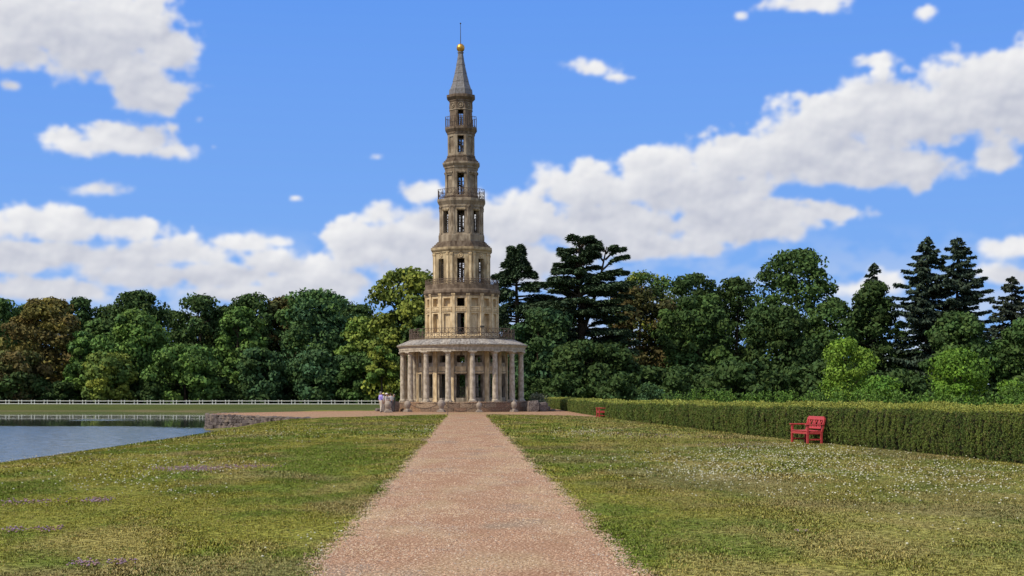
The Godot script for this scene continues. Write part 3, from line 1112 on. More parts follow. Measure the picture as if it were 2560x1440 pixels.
	for k in 8: lattice(s3, TAU * k / 8.0, 2.2, 0.32, 11.64, 13.3, true)
	# storey 4
	var s4 := part("storey", p)
	moulding(s4, "plinth", [[2.07, 15.40], [2.07, 15.98], [2.0, 16.03], [1.9, 16.03]], 8, mats["grey_stone"])
	st = new_st()
	bays(st, 8, 1.95, 15.95, 18.70, 0.35, [[[-0.34, 0.34, 16.16, 18.18, 9.0]]])
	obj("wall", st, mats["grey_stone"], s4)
	pilasters(s4, 8, 1.95, 16.03, 18.6, 0.08, 0.08, mats["grey_stone"], 0.63)
	hood(s4, 8, 1.95, 18.24, mats["tan"])
	moulding(s4, "cornice", [[1.96, 18.5], [2.0, 18.56], [2.0, 18.72], [2.10, 18.92], [2.17, 19.06], [2.17, 19.26], [2.1, 19.29], [0.1, 19.29]], 8, mats["grey_stone"])
	floor_slab(s4, 1.9, 15.97, 8, mats["dark_stone"])
	for k in 8: lattice(s4, TAU * k / 8.0, 1.65, 0.32, 16.2, 17.75, false)
	# storey 5
	var s5 := part("storey", p)
	railing(s5, 8, 2.09, 19.29, 20.16, 24, true)
	moulding(s5, "plinth", [[1.54, 19.29], [1.54, 19.58], [1.47, 19.63], [1.4, 19.63]], 8, mats["dark_stone"])
	st = new_st()
	var open5 := [[-0.33, 0.33, 19.42, 21.61, 9.0]]
	var blind5 := [[-0.33, 0.33, 19.8, 21.5, 0.1]]
	bays(st, 8, 1.46, 19.29, 22.21, 0.3, [open5, blind5])
	obj("wall", st, mats["grey_stone"], s5)
	hood(s5, 8, 1.46, 21.66, mats["grey_stone"])
	moulding(s5, "cornice", [[1.47, 22.06], [1.52, 22.12], [1.52, 22.25], [1.62, 22.38], [1.68, 22.48], [1.68, 22.62]], 8, mats["grey_stone"])
	moulding(s5, "stepped_roof", [[1.68, 22.62], [1.56, 22.66], [1.56, 22.78], [1.43, 22.80], [1.43, 22.92], [1.33, 22.94], [1.33, 23.06], [1.22, 23.1]], 8, mats["dark_stone"])
	for k in [0, 2, 4, 6]: lattice(s5, TAU * k / 8.0, 1.22, 0.31, 19.6, 20.9, false)
	# storey 6
	var s6 := part("storey", p)
	st = new_st()
	bays(st, 8, 1.21, 22.9, 25.43, 0.25, [[[-0.29, 0.29, 23.5, 25.04, 9.0]], [[-0.26, 0.26, 23.5, 25.0, 0.09]]])
	obj("wall", st, mats["grey_stone"], s6)
	moulding(s6, "string_course", [[1.22, 23.1], [1.28, 23.14], [1.28, 23.26], [1.21, 23.3]], 8, mats["dark_stone"])
	moulding(s6, "cornice", [[1.22, 25.2], [1.26, 25.26], [1.26, 25.40], [1.36, 25.54], [1.44, 25.66], [1.44, 25.84], [1.40, 25.87], [0.1, 25.87]], 8, mats["dark_stone"])
	floor_slab(s6, 1.15, 22.95, 8, mats["dark_stone"])
	for k in [0, 2, 4, 6]: lattice(s6, TAU * k / 8.0, 1.02, 0.27, 23.55, 24.75, false)
	# storey 7
	var s7 := part("storey", p)
	railing(s7, 8, 1.39, 25.87, 26.82, 40, false)
	st = new_st()
	bays(st, 8, 1.01, 25.87, 28.34, 0.22, [[[-0.27, 0.27, 25.9, 27.4, 9.0]], []])
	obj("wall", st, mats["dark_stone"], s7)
	medallion(s7, 8, 1.02, 27.86, 0.23, mats["grey_stone"])
	moulding(s7, "string_course", [[1.02, 27.42], [1.06, 27.44], [1.06, 27.5], [1.02, 27.52]], 8, mats["grey_stone"])
	moulding(s7, "cornice", [[1.02, 28.2], [1.06, 28.26], [1.06, 28.36], [1.18, 28.48], [1.28, 28.60], [1.28, 28.82], [1.0, 28.86]], 8, mats["dark_stone"])
	floor_slab(s7, 0.95, 28.3, 8, mats["dark_stone"])
	for k in [0, 2, 4, 6]: lattice(s7, TAU * k / 8.0, 0.85, 0.25, 25.95, 27.1, false)
	# spire of lead sheets
	var spire := part("spire", p)
	var prof2 := [[1.03, 28.84], [1.02, 29.34], [0.92, 29.36], [0.70, 30.08], [0.53, 30.85], [0.38, 31.62], [0.28, 32.2], [0.22, 32.72]]
	st = new_st()
	ring(st, prof2, 8)
	obj("core", st, mats["mortar"], spire)
	for k in prof2.size() - 1:
		if k == 1: continue
		for i in 8:
			var t0 := TAU * (i - 0.485) / 8.0
			var t1 := TAU * (i + 0.485) / 8.0
			var d0 := Vector3(sin(t0), 0, cos(t0)) / cos(PI / 8.0)
			var d1 := Vector3(sin(t1), 0, cos(t1)) / cos(PI / 8.0)
			var lift := 1.0 + 0.018 + 0.006 * ((i + k) % 2)
			st = new_st()
			var r0: float = prof2[k][0] * lift + 0.018
			var r1: float = prof2[k + 1][0] * lift
			var y0: float = prof2[k][1]
			var y1: float = prof2[k + 1][1] - 0.012
			var f := [d0 * r0 + Vector3.UP * y0, d1 * r0 + Vector3.UP * y0, d1 * r1 + Vector3.UP * y1, d0 * r1 + Vector3.UP * y1]
			quad(st, f[0], f[1], f[2], f[3], d0 + d1)
			var b0: float = prof2[k][0]
			quad(st, f[0], f[1], d1 * b0 + Vector3.UP * y0, d0 * b0 + Vector3.UP * y0, Vector3.DOWN)
			obj("lead_sheet", st, mats["lead%d" % ((i * 5 + k * 3) % 3)], spire)
	st = new_st()
	lathe(st, [[0.22, 32.72], [0.29, 32.76], [0.29, 32.82], [0.22, 32.86], [0.2, 32.9]], 16)
	obj("collar", st, mats["lead2"], spire)
	st = new_st()
	var ball := []
	for k in 17:
		var a := -PI / 2 + PI * k / 16.0
		ball.append([0.37 * cos(a), 33.22 + 0.40 * sin(a)])
	lathe(st, ball, 24)
	obj("ball", st, mats["gold"], p)
	st = new_st()
	tube(st, Vector3(0, 33.5, 0), Vector3(0, 35.45, 0), 0.035, 0.022, 6)
	lathe(st, [[0.0, 35.38], [0.07, 35.44], [0.07, 35.5], [0.0, 35.56]], 10)
	obj("lightning_rod", st, mats["iron"], p)
	# a winding stair seen through the windows
	st = new_st()
	for k in 150:
		var t := k * 0.42
		var y := 6.6 + k * 0.125
		var r := clampf(lerpf(2.5, 0.85, (y - 6.6) / 17.0), 0.8, 2.3)
		var e := Vector3(sin(t), 0, cos(t))
		box(st, e * r * 0.55 + Vector3.UP * y, Vector3(0.26, 0.05, r * 0.9), Basis(Vector3.UP, t), 0.0)
	tube(st, Vector3(0, 6.6, 0), Vector3(0, 25.5, 0), 0.09, 0.07, 8)
	obj("staircase", st, mats["dark_stone"], p)
	# a floodlight box on the terrace railing
	st = new_st()
	box(st, Vector3(1.93, 7.55, 4.47), Vector3(0.36, 0.14, 0.2), Basis(Vector3.UP, 0.4), 0.02)
	tube(st, Vector3(1.9, 7.35, 4.42), Vector3(1.93, 7.5, 4.47), 0.02, 0.02, 5)
	obj("floodlight", st, mats["iron"], p)

func hood(parent: Node3D, sides: int, apothem: float, y: float, m: Material) -> void:
	var st := new_st()
	box(st, Vector3(0, 0.06, 0.03), Vector3(0.86, 0.11, 0.12), Basis.IDENTITY, 0.02)
	box(st, Vector3(0, -0.03, 0.015), Vector3(0.76, 0.06, 0.08), Basis.IDENTITY, 0.01)
	var mesh := st.commit()
	for k in sides:
		var t := TAU * k / sides
		var e := show_mesh("hood_moulding", mesh, m, parent)
		e.position = Vector3(sin(t), 0, cos(t)) * apothem + Vector3.UP * y
		e.rotation.y = t

# ---------------------------------------------------------------- round the pagoda's foot
func make_forecourt() -> void:
	# stone bollards and the chains between them
	var st := new_st()
	box(st, Vector3(0, 0.06, 0), Vector3(0.66, 0.12, 0.66), Basis.IDENTITY, 0.02)
	box(st, Vector3(0, 0.17, 0), Vector3(0.54, 0.10, 0.54), Basis.IDENTITY, 0.02)
	lathe(st, [[0.20, 0.22], [0.17, 0.28], [0.19, 0.36], [0.27, 0.52], [0.31, 0.68], [0.31, 0.80], [0.27, 0.93], [0.20, 1.02], [0.11, 1.07]], 16)
	var body := st.commit()
	st = new_st()
	lathe(st, [[0.10, 1.06], [0.08, 1.10], [0.10, 1.15], [0.07, 1.21], [0.0, 1.23]], 12)
	for k in 2:
		var c := Vector3([-0.3, 0.3][k], 0.78, 0)
		for j in 10:
			var a := TAU * j / 10.0
			var b := TAU * (j + 1) / 10.0
			tube(st, c + Vector3(cos(a), sin(a), 0) * 0.07, c + Vector3(cos(b), sin(b), 0) * 0.07, 0.016, 0.016, 5, false)
	var knob := st.commit()
	var tops := []
	var said := ["weathered stone bollard standing right in front of the visitors", "greenish stone bollard before the pagoda's leftmost columns", "urn shaped stone bollard where the path meets the pagoda, beside the iron stake", "worn stone bollard holding the chain's far end, right of the path", "slim pale stone bollard before the pagoda's rightmost columns", "stone bollard among the fallen rocks next to the hedge's end"]
	var k := 0
	for t in [-74.0, -42.0, -13.4, 13.8, 42.5, 75.0]:
		var a := deg_to_rad(t)
		var at := TOWER + Vector3(sin(a), 0, cos(a)) * 6.95 + Vector3.UP * 0.012
		if k == 0: at = Vector3(-10.6, 0.012, -123.2)
		var e := thing("stone_bollard", said[k], "bollard", at, a, "stone bollards round the pagoda")
		e.scale = Vector3(1, [0.92, 0.95, 1.0, 0.97, 1.0, 0.8][k], 1) * [1.0, 0.95, 1.0, 0.82, 0.86, 0.9][k]
		show_mesh("body", body, mats["post_stone"], e)
		show_mesh("finial", knob, mats["post_stone"], e)
		tops.append(at + Vector3.UP * 0.78 * e.scale.y)
		k += 1
	var names := ["iron chain hanging in front of the left half of the pedestal", "iron chain across the path's end before the pedestal", "iron chain hanging in front of the pedestal's right half"]
	for i in 3:
		var a: Vector3 = tops[i + 1]
		var b: Vector3 = tops[i + 2]
		st = new_st()
		var n := int(a.distance_to(b) / 0.12)
		var dir := (b - a).normalized()
		for j in n:
			var u := (j + 0.5) / n
			var c: Vector3 = a.lerp(b, lerpf(0.07, 0.93, u)) + Vector3.DOWN * 0.62 * 4.0 * u * (1.0 - u) * [0.7, 1.0, 0.8][i]
			var side := Vector3.UP if j % 2 == 0 else dir.cross(Vector3.UP)
			for q in 6:
				var t0 := TAU * q / 6.0
				var t1 := TAU * (q + 1) / 6.0
				tube(st, c + dir * cos(t0) * 0.085 + side * sin(t0) * 0.045, c + dir * cos(t1) * 0.085 + side * sin(t1) * 0.045, 0.017, 0.017, 4, false)
		var ch := obj("chain", st, mats["rusty_iron"], self)
		tag(ch, names[i], "chain", "chains between the bollards")
	# a thin iron stake by the path
	st = new_st()
	tube(st, Vector3(0, 0, 0), Vector3(0.03, 1.0, 0), 0.03, 0.022, 6)
	lathe(st, [[0.0, 0.98], [0.05, 1.02], [0.05, 1.06], [0.0, 1.1]], 8, Vector3(0.03, 0, 0))
	var stake := obj("iron_stake", st, mats["rusty_iron"], self)
	stake.position = Vector3(-4.85, 0.0, -108.6)
	tag(stake, "thin rusty iron stake standing at the edge of the gravel path", "stake")
	# tumbled stones on both sides of the pedestal
	var rocks := [[6.15, 0.6, 1.15, 0.55, 0.9], [6.6, 1.6, 0.9, 0.75, 0.8], [7.1, 1.2, 0.8, 0.42, 0.7], [7.6, 0.2, 0.75, 0.5, 0.6], [7.2, 2.6, 0.9, 0.9, 0.9], [6.35, 3.2, 1.0, 1.05, 1.0], [8.2, 1.4, 0.5, 0.25, 0.5], [-6.3, 1.2, 1.0, 0.5, 0.8], [-6.7, 2.2, 0.8, 0.8, 0.8], [-6.2, 3.0, 1.2, 1.0, 0.9], [-7.6, 0.9, 0.5, 0.28, 0.5]]
	var told := ["flat brown boulder against the pedestal's right side", "grey boulder behind the flat one right of the pedestal", "low mauve rock in front of the pile next to the hedge's end", "pale rock lying outermost on the gravel right of the pedestal", "tall grey rock at the back of the pile under the silvery bush", "highest boulder leaning on the pedestal's right side", "small chip of stone on the gravel nearest the hedge", "flat boulder against the pedestal's left side", "grey rock behind the visitors left of the pedestal", "highest boulder leaning on the pedestal's left side", "small stone at the visitors' feet"]
	for i in rocks.size():
		var r: Array = rocks[i]
		var e := show_mesh("boulder", rough_stone(0.24), mats["rubble%d" % [1, 3, 0, 3, 1, 1, 3, 3, 1, 3, 1][i]], self)
		e.position = TOWER + Vector3(r[0], r[3] * 0.44, r[1])
		e.basis = Basis(Vector3.UP, i * 1.3) * Basis(Vector3(1, 0, 0), 0.15 * sin(i * 2.0)) * Basis.from_scale(Vector3(r[2], r[3], r[4]))
		tag(e, told[i], "boulder", "tumbled stones beside the pedestal")

# ---------------------------------------------------------------- trees
# leaves collected for one crown
var lv := PackedVector3Array()
var ln := PackedVector3Array()
var lc := PackedColorArray()
var li := PackedInt32Array()

func leaves_begin() -> void:
	lv = PackedVector3Array()
	ln = PackedVector3Array()
	lc = PackedColorArray()
	li = PackedInt32Array()

func leaves_mesh() -> ArrayMesh:
	return mesh_of(lv, ln, lc, li)

func leaf(at: Vector3, n: Vector3, long_: Vector3, a: float, b: float, c: Color) -> void:
	# a folded diamond: two faces, a along long_, b across
	var u := (long_ - n * long_.dot(n)).normalized()
	var w := n.cross(u)
	var k := lv.size()
	lv.append(at - u * a)
	lv.append(at + w * b + n * b * 0.35)
	lv.append(at + u * a)
	lv.append(at - w * b + n * b * 0.35)
	for i in 4:
		ln.append(n)
		lc.append(c)
	li.append_array([k, k + 1, k + 2, k, k + 2, k + 3])

func rand_dir(r: RandomNumberGenerator) -> Vector3:
	var z := r.randf_range(-1.0, 1.0)
	var t := r.randf() * TAU
	var s := sqrt(1.0 - z * z)
	return Vector3(s * cos(t), z, s * sin(t))

func vary(c: Color, r: RandomNumberGenerator, amount: float) -> Color:
	var k := 1.0 + r.randf_range(-amount, amount)
	var h := r.randf_range(-amount, amount) * 0.35
	return Color(c.r * k * (1.0 + h), c.g * k, c.b * k * (1.0 - h))

func broad_crown(r: RandomNumberGenerator, height: float, width: float, base: float, count: int, size: float, tint: Color, tint2: Color, loose: float) -> Array[Vector3]:
	# clumps of leaves through an uneven envelope; returns the clumps' middles for the limbs
	leaves_begin()
	var mids: Array[Vector3] = []
	var clumps := int(clampf(width * (height - base) * 0.55, 26, 120))
	var lobes := r.randf() * TAU
	var per := int(count / clumps)
	for i in clumps:
		var t := pow((i + r.randf()) / clumps, 0.92)
		var env := pow(maxf(0.0, 1.0 - pow(absf(2.0 * t - 0.85) / 1.17, 3.0)), 0.5)
		var ang := r.randf() * TAU
		var wob := 1.0 + 0.16 * sin(ang * 3.0 + lobes) + 0.12 * sin(ang * 2.0 + lobes * 2.0 + t * 5.0)
		var cr := width * lerpf(0.065, 0.175, pow(r.randf(), 1.4)) * (1.0 - 0.25 * t) + 0.25
		var rr := maxf(0.0, width * 0.5 * env * wob - cr * 0.8) * sqrt(lerpf(0.25, 1.0, r.randf()))
		var c := Vector3(cos(ang) * rr, clampf(base + (height - base) * t, base + cr * 0.5, height - cr * 0.62), sin(ang) * rr)
		mids.append(c)
		var ct := vary(tint.lerp(tint2, clampf(r.randf() * 1.2 - 0.1, 0, 1)), r, 0.16)
		var sq := Vector3(1.15, r.randf_range(0.6, 0.85), 1.15)
		for k in per:
			var d := rand_dir(r)
			d = (d + Vector3(c.x, 0, c.z).normalized() * 0.25 + Vector3.UP * 0.22).normalized()
			var far := lerpf(0.5, 1.0 + loose * 1.5, pow(r.randf(), 0.7))
			var p := c + d * cr * far * sq
			if p.y < 0.15: continue
			var n := (d + rand_dir(r) * 0.85).normalized()
			var s := size * r.randf_range(0.65, 1.3)
			leaf(p, n, rand_dir(r), s, s * 0.62, vary(ct, r, 0.22))
	return mids

func trunk(height: float, r0: float, mids: Array[Vector3], r: RandomNumberGenerator, lean := 0.0) -> ArrayMesh:
	var st := new_st()
	var pts: Array[Vector3] = []
	for i in 6:
		var t := i / 5.0
		pts.append(Vector3(sin(t * 3.0 + r0 * 9.0) * 0.25 * t + lean * t, height * 0.82 * t - 0.1, cos(t * 2.5) * 0.2 * t))
	for i in 5:
		tube(st, pts[i], pts[i + 1], r0 * (1.25 if i == 0 else 1.0 - 0.17 * i), r0 * (0.83 - 0.17 * i) + 0.02, 8, false)
	if mids.size():
		for k in 10:
			var m: Vector3 = mids[r.randi() % mids.size()]
			var t := clampf((m.y - 1.6) / (height * 0.82), 0.15, 0.9)
			var a: Vector3 = pts[int(t * 5.0)].lerp(pts[mini(int(t * 5.0) + 1, 5)], t * 5.0 - int(t * 5.0))
			var q := a.lerp(m, 0.5) + Vector3.DOWN * 0.3
			tube(st, a, q, r0 * 0.34, r0 * 0.24, 5, false)
			tube(st, q, m, r0 * 0.24, r0 * 0.08, 5, false)
	return st.commit()

func tree(called: String, label: String, category: String, x: float, d: float, height: float, width: float, base: float, count: int, size: float, tint: Color, tint2: Color, seed_value: int, group: String, loose := 0.18) -> void:
	var r := RandomNumberGenerator.new()
	r.seed = seed_value
	var y := ground_y(x, d)
	var o := thing(called, label, category, Vector3(x, y, -d), 0.0, group)
	var mids := broad_crown(r, height - y, width, base, count, size, tint, tint2, loose)
	show_mesh("crown", leaves_mesh(), mats["leaf"], o)
	show_mesh("trunk", trunk(height - y, 0.022 * height + 0.04, mids, r), mats["bark"], o)

func plate(r: RandomNumberGenerator, st: SurfaceTool, from: Vector3, ang: float, reach: float, rise: float, wide: float, count: int, size: float, tint: Color, droop: float) -> void:
	# a cedar's flat fan: a bough from the trunk, needles in a shelf along its outer part
	var out := Vector3(cos(ang), 0, sin(ang))
	var side := Vector3(-out.z, 0, out.x)
	var tip := from + out * reach + Vector3.UP * rise
	var mid := from + out * reach * 0.45 + Vector3.UP * (rise * 0.75)
	tube(st, from, mid, 0.16, 0.10, 5, false)
	tube(st, mid, tip, 0.10, 0.03, 5, false)
	# side twigs carry the shelf
	for k in count:
		var u := pow(r.randf(), 0.65)
		var t := lerpf(0.25, 1.06, u)
		var base := from.lerp(tip, t)
		if t < 0.45: base = from.lerp(mid, t / 0.45)
		else: base = mid.lerp(tip, (t - 0.45) / 0.55)
		var span := wide * sin(clampf(t, 0.0, 1.0) * PI * 0.8 + 0.25) * 0.5
		var v := r.randf_range(-1.0, 1.0)
		# frayed edge: fingers
		var finger := 0.75 + 0.25 * sin(t * 17.0 + v * 9.0 + ang * 5.0)
		var p := base + side * v * span * finger + Vector3.UP * (r.randf_range(-0.24, 0.22) - droop * v * v * 0.6 - droop * maxf(0.0, t - 0.7))
		var n := (Vector3.UP + rand_dir(r) * 0.65).normalized()
		var along := (out + side * v * 0.9 + rand_dir(r) * 0.4).normalized()
		leaf(p, n, along, size * r.randf_range(0.7, 1.4), size * 0.36, vary(tint, r, 0.25))

func cedar(label: String, x: float, d: float, plates: Array, height: float, r0: float, tint: Color, seed_value: int, droop: float, fork := false) -> void:
	# plates: [from height, azimuth, reach, rise, width, leaf count]
	var r := RandomNumberGenerator.new()
	r.seed = seed_value
	var o := thing("cedar_tree", label, "tree", Vector3(x, 0, -d), 0.0, "trees beyond the hedge")
	var st := new_st()
	leaves_begin()
	tube(st, Vector3(0, -0.1, 0), Vector3(0.2, height * 0.45, 0), r0 * 1.2, r0 * 0.8, 10, false)
	tube(st, Vector3(0.2, height * 0.45, 0), Vector3(-0.1, height * 0.96, 0.1), r0 * 0.8, r0 * 0.2, 8, false)
	if fork:
		tube(st, Vector3(0.2, height * 0.4, 0), Vector3(2.6, height * 0.72, 0.4), r0 * 0.6, r0 * 0.3, 8, false)
		tube(st, Vector3(2.6, height * 0.72, 0.4), Vector3(3.6, height * 0.93, 0.4), r0 * 0.3, r0 * 0.12, 8, false)
	for q in plates:
		var from := Vector3(0.1, q[0], 0)
		if q.size() > 6: from = Vector3(q[6], q[0], 0.4)
		plate(r, st, from, q[1], q[2], q[3], q[4], q[5], 0.34, tint, droop)
	show_mesh("crown", leaves_mesh(), mats["needle"], o)
	obj("trunk", st, mats["bark"], o)

func fir(called: String, label: String, x: float, d: float, height: float, width: float, base: float, per_metre: float, count: int, tint: Color, seed_value: int, sparse: float, group: String) -> void:
	var r := RandomNumberGenerator.new()
	r.seed = seed_value
	var o := thing(called, label, "tree", Vector3(x, 0, -d), 0.0, group)
	var st := new_st()
	leaves_begin()
	tube(st, Vector3(0, -0.1, 0), Vector3(0, height * 0.6, 0), 0.34, 0.2, 8, false)
	tube(st, Vector3(0, height * 0.6, 0), Vector3(0, height - 0.1, 0), 0.2, 0.02, 6, false)
	var boughs := int((height - base) * per_metre)
	for i in boughs:
		var t := (i + r.randf()) / boughs
		var y := lerpf(base, height - 0.2, t)
		if r.randf() < sparse: continue
		var reach := width * 0.5 * pow(minf(1.0, (1.0 - t) * 2.6), 0.75) * r.randf_range(0.55, 1.12) + 0.3
		var ang := i * 2.4 + r.randf_range(-0.4, 0.4)
		var out := Vector3(cos(ang), 0, sin(ang))
		var side := Vector3(-out.z, 0, out.x)
		var a := Vector3(0, y, 0)
		var m := a + out * reach * 0.6 + Vector3.DOWN * reach * 0.16
		var e := a + out * reach + Vector3.DOWN * reach * 0.10
		tube(st, a, m, 0.06, 0.04, 4, false)
		tube(st, m, e, 0.04, 0.015, 4, false)
		var n_here := int(count * reach / (boughs * width * 0.32))
		for k in n_here:
			var u := lerpf(0.12, 1.05, pow(r.randf(), 0.75))
			var p := a.lerp(m, u / 0.6) if u < 0.6 else m.lerp(e, (u - 0.6) / 0.4)
			var v := r.randf_range(-1.0, 1.0)
			var sp := (0.2 + 0.24 * reach * sin(clampf(u, 0, 1) * PI * 0.75 + 0.5)) * 0.8
			p += side * v * sp + Vector3.DOWN * (absf(v) * 0.12 + r.randf_range(-0.1, 0.24))
			var nrm := (Vector3.UP * 0.8 + out * 0.2 + rand_dir(r) * 0.8).normalized()
			leaf(p, nrm, (out + side * v * 1.2 + Vector3.DOWN * 0.3).normalized(), 0.30 * r.randf_range(0.6, 1.3), 0.14, vary(tint, r, 0.25))
	show_mesh("crown", leaves_mesh(), mats["needle"], o)
	obj("trunk", st, mats["bark"], o)

func make_trees() -> void:
	var dark := Color(0.044, 0.077, 0.023)
	var deep := Color(0.059, 0.105, 0.032)
	var mid := Color(0.082, 0.151, 0.041)
	var fresh := Color(0.122, 0.211, 0.046)
	var blue := Color(0.059, 0.123, 0.056)
	var yellow := Color(0.211, 0.250, 0.044)
	var gold := Color(0.179, 0.160, 0.041)
	var rust := Color(0.122, 0.096, 0.036)
	var left := "trees beyond the white fence"
	var right := "trees beyond the hedge"
	# the wood across the lake: [label, x, depth, height, width, foot of crown, leaves, tint, second tint]
	var far := [
		["dark green tree cut off by the picture's left border", -98.5, 275.0, 19.3, 11.0, 1.0, 6500, deep, mid],
		["broad golden brown tree, the most autumnal one across the lake", -84.8, 262.0, 18.6, 14.2, 0.8, 11000, gold, rust],
		["dark tree peeping out behind the golden brown one", -87.6, 292.0, 20.6, 8.5, 2.0, 5500, dark, deep],
		["low dark tree between the golden brown tree and the tall round one", -81.0, 284.0, 15.9, 9.5, 1.0, 5500, deep, mid],
		["tall round topped dark tree, highest of the far left wood", -75.3, 290.0, 21.8, 13.0, 2.0, 8500, dark, deep],
		["mid green domed tree in front of the tall round topped one", -67.0, 257.0, 16.0, 12.8, 0.6, 11000, mid, fresh],
		["green sapling at the golden tree's right edge", -76.5, 256.0, 12.2, 6.0, 0.6, 5000, mid, fresh],
		["dark broad tree above the yellowish undergrowth bush", -62.4, 288.0, 20.8, 12.6, 2.0, 8000, dark, deep],
		["bright green slender tree in the middle of the far wood", -49.9, 262.0, 17.0, 8.6, 0.6, 8000, fresh, mid],
		["dark tree behind the bright green slender one", -53.0, 292.0, 21.2, 11.0, 2.0, 7500, dark, deep],
		["dark brownish tree right behind the wood's skyline dip", -46.6, 294.0, 21.0, 10.4, 2.0, 7000, rust, dark],
		["big bluish green tree rising above the stone wall", -36.5, 267.0, 20.2, 15.6, 0.6, 13000, blue, mid],
		["thin topped tree with sky showing through, beside the big bluish one", -31.0, 288.0, 19.0, 9.6, 2.0, 5200, deep, dark],
		["yellowish green tree left of the tall one by the pagoda", -26.9, 257.0, 14.8, 9.0, 0.6, 8000, fresh, yellow],
		["tall yellow topped tree standing just left of the pagoda", -17.2, 238.0, 21.8, 12.8, 1.5, 12000, deep, yellow],
		["dark shaded tree behind the visitors, left of the columns", -13.5, 232.0, 14.0, 10.0, 0.5, 7000, dark, deep],
		["low green thicket tree under the far wood, left of its middle", -56.5, 249.0, 9.6, 11.5, 0.3, 8500, mid, fresh],
		["low dark thicket tree at the wood's edge above the stone wall's corner", -43.5, 250.0, 9.0, 10.0, 0.3, 7500, blue, deep],
		["low brownish thicket tree below the golden brown one", -86.0, 250.0, 8.4, 12.0, 0.3, 8000, deep, rust],
		["low olive thicket tree below the mid green dome", -69.5, 248.0, 8.2, 10.0, 0.3, 7500, mid, yellow],
		["low dark thicket tree below the big bluish one", -33.0, 246.0, 8.6, 10.5, 0.3, 7500, deep, blue],
		["low shaded thicket tree between the bluish and the yellowish tree", -25.0, 243.0, 8.0, 9.0, 0.3, 7000, dark, mid],
		["bright leafy bush hanging low left of the columns", -20.4, 226.0, 8.6, 4.6, 3.6, 2400, yellow, fresh],
		["dark thicket tree at the picture's left border, below the others", -97.0, 252.0, 9.0, 11.0, 0.3, 7000, dark, deep],
	]
	# the back of the wood, seen between and above the others
	var spots_back := ["at the far left", "behind the golden brown tree's shoulder", "left of the tall round topped tree", "right of the tall round topped tree", "behind the dark broad tree", "behind the bright green slender tree", "above the brownish tree", "left behind the big bluish tree", "right behind the big bluish tree", "behind the thin topped tree", "left behind the tall yellow topped tree", "hidden mostly behind the pagoda's left side"]
	for i in 12:
		far.append(["back row tree of the far wood, " + spots_back[i], -106.0 + i * 8.1 + 1.5 * sin(i * 4.0), 302.0 + 4.0 * cos(i * 3.0), 18.6 + 1.5 * sin(i * 2.3), 13.0, 1.0, 6500, [dark, deep, rust.lerp(dark, 0.5)][i % 3], deep])
	for i in far.size():
		var a: Array = far[i]
		tree("broadleaf_tree", a[0], "tree", a[1], a[2], a[3], a[4], a[5], int(a[6] * 1.25), 0.36, a[7], a[8], 100 + i, left)
	# beyond the hedge
	var near := [
		["pale olive dome shaped tree behind the big cedar", 24.2, 262.0, 23.4, 13.0, 3.0, 8000, yellow, mid],
		["dark broad tree directly right of the big cedar", 19.2, 216.0, 17.4, 12.5, 0.5, 10000, dark, rust],
		["dark tree with a flat uneven top, right of the pale dome", 28.0, 224.0, 19.8, 11.5, 0.6, 9500, dark, deep],
		["dark tree between the flat topped tree and the tall lobed one", 35.6, 228.0, 19.6, 10.2, 0.6, 8500, deep, dark],
		["mid green tree in front of the flat topped dark one", 26.6, 204.0, 15.2, 10.6, 0.4, 9500, deep, mid],
		["tallest lobed broadleaf tree right of the pagoda", 42.2, 214.0, 22.6, 12.0, 1.0, 12000, deep, mid],
		["dark rounded tree at the foot of the tallest lobed one", 36.6, 199.0, 13.4, 10.4, 0.4, 9000, dark, deep],
		["dark tree below and right of the tallest lobed one", 45.4, 204.0, 14.5, 9.0, 0.4, 8000, deep, mid],
		["ragged dark tree with a conifer's tip rising behind it", 51.2, 204.0, 17.0, 8.8, 0.6, 8000, dark, deep],
		["rounded green tree in front of the twin firs", 57.6, 186.0, 11.8, 9.4, 0.4, 8500, deep, mid],
		["rounded green tree at the picture's right border", 66.0, 184.0, 10.8, 10.0, 0.4, 8500, deep, mid],
		["low dark tree filling the gap under the big cedar", 10.5, 186.0, 8.0, 11.0, 0.3, 7500, dark, deep],
		["dark tree straight behind the pagoda, seen between its columns", -6.0, 222.0, 15.0, 13.0, 0.3, 10000, dark, deep],
		["dark broad tree far behind the slender cedar", 6.0, 236.0, 17.0, 13.0, 0.5, 8500, deep, dark],
		["dark tree immediately right of the pagoda's columns", 3.6, 190.0, 12.5, 9.0, 0.4, 8500, blue, deep],
	]
	for i in near.size():
		var a: Array = near[i]
		tree("broadleaf_tree", a[0], "tree", a[1], a[2], a[3], a[4], a[5], int(a[6] * 1.3), 0.29, a[7] * 0.88, a[8] * 0.88, 200 + i, right)
	# cedars: shelves of needles
	var needle := Color(0.066, 0.105, 0.056)
	var big := []
	var rr := RandomNumberGenerator.new()
	rr.seed = 77
	for k in 110:
		# lower body, wide skirts
		var y := lerpf(1.5, 16.0, (k + rr.randf()) / 110.0)
		big.append([y, rr.randf() * TAU, lerpf(8.8, 6.6, y / 16.0) * rr.randf_range(0.6, 1.05), rr.randf_range(-1.2, 1.9), rr.randf_range(2.4, 5.0), 620])
	for k in 40:
		# the spreading top
		var y := lerpf(15.0, 21.4, (k + rr.randf()) / 40.0)
		big.append([y, rr.randf() * TAU, lerpf(6.0, 2.6, (y - 15.0) / 6.4) * rr.randf_range(0.6, 1.0), rr.randf_range(-0.2, 2.2), rr.randf_range(2.0, 3.8), 480])
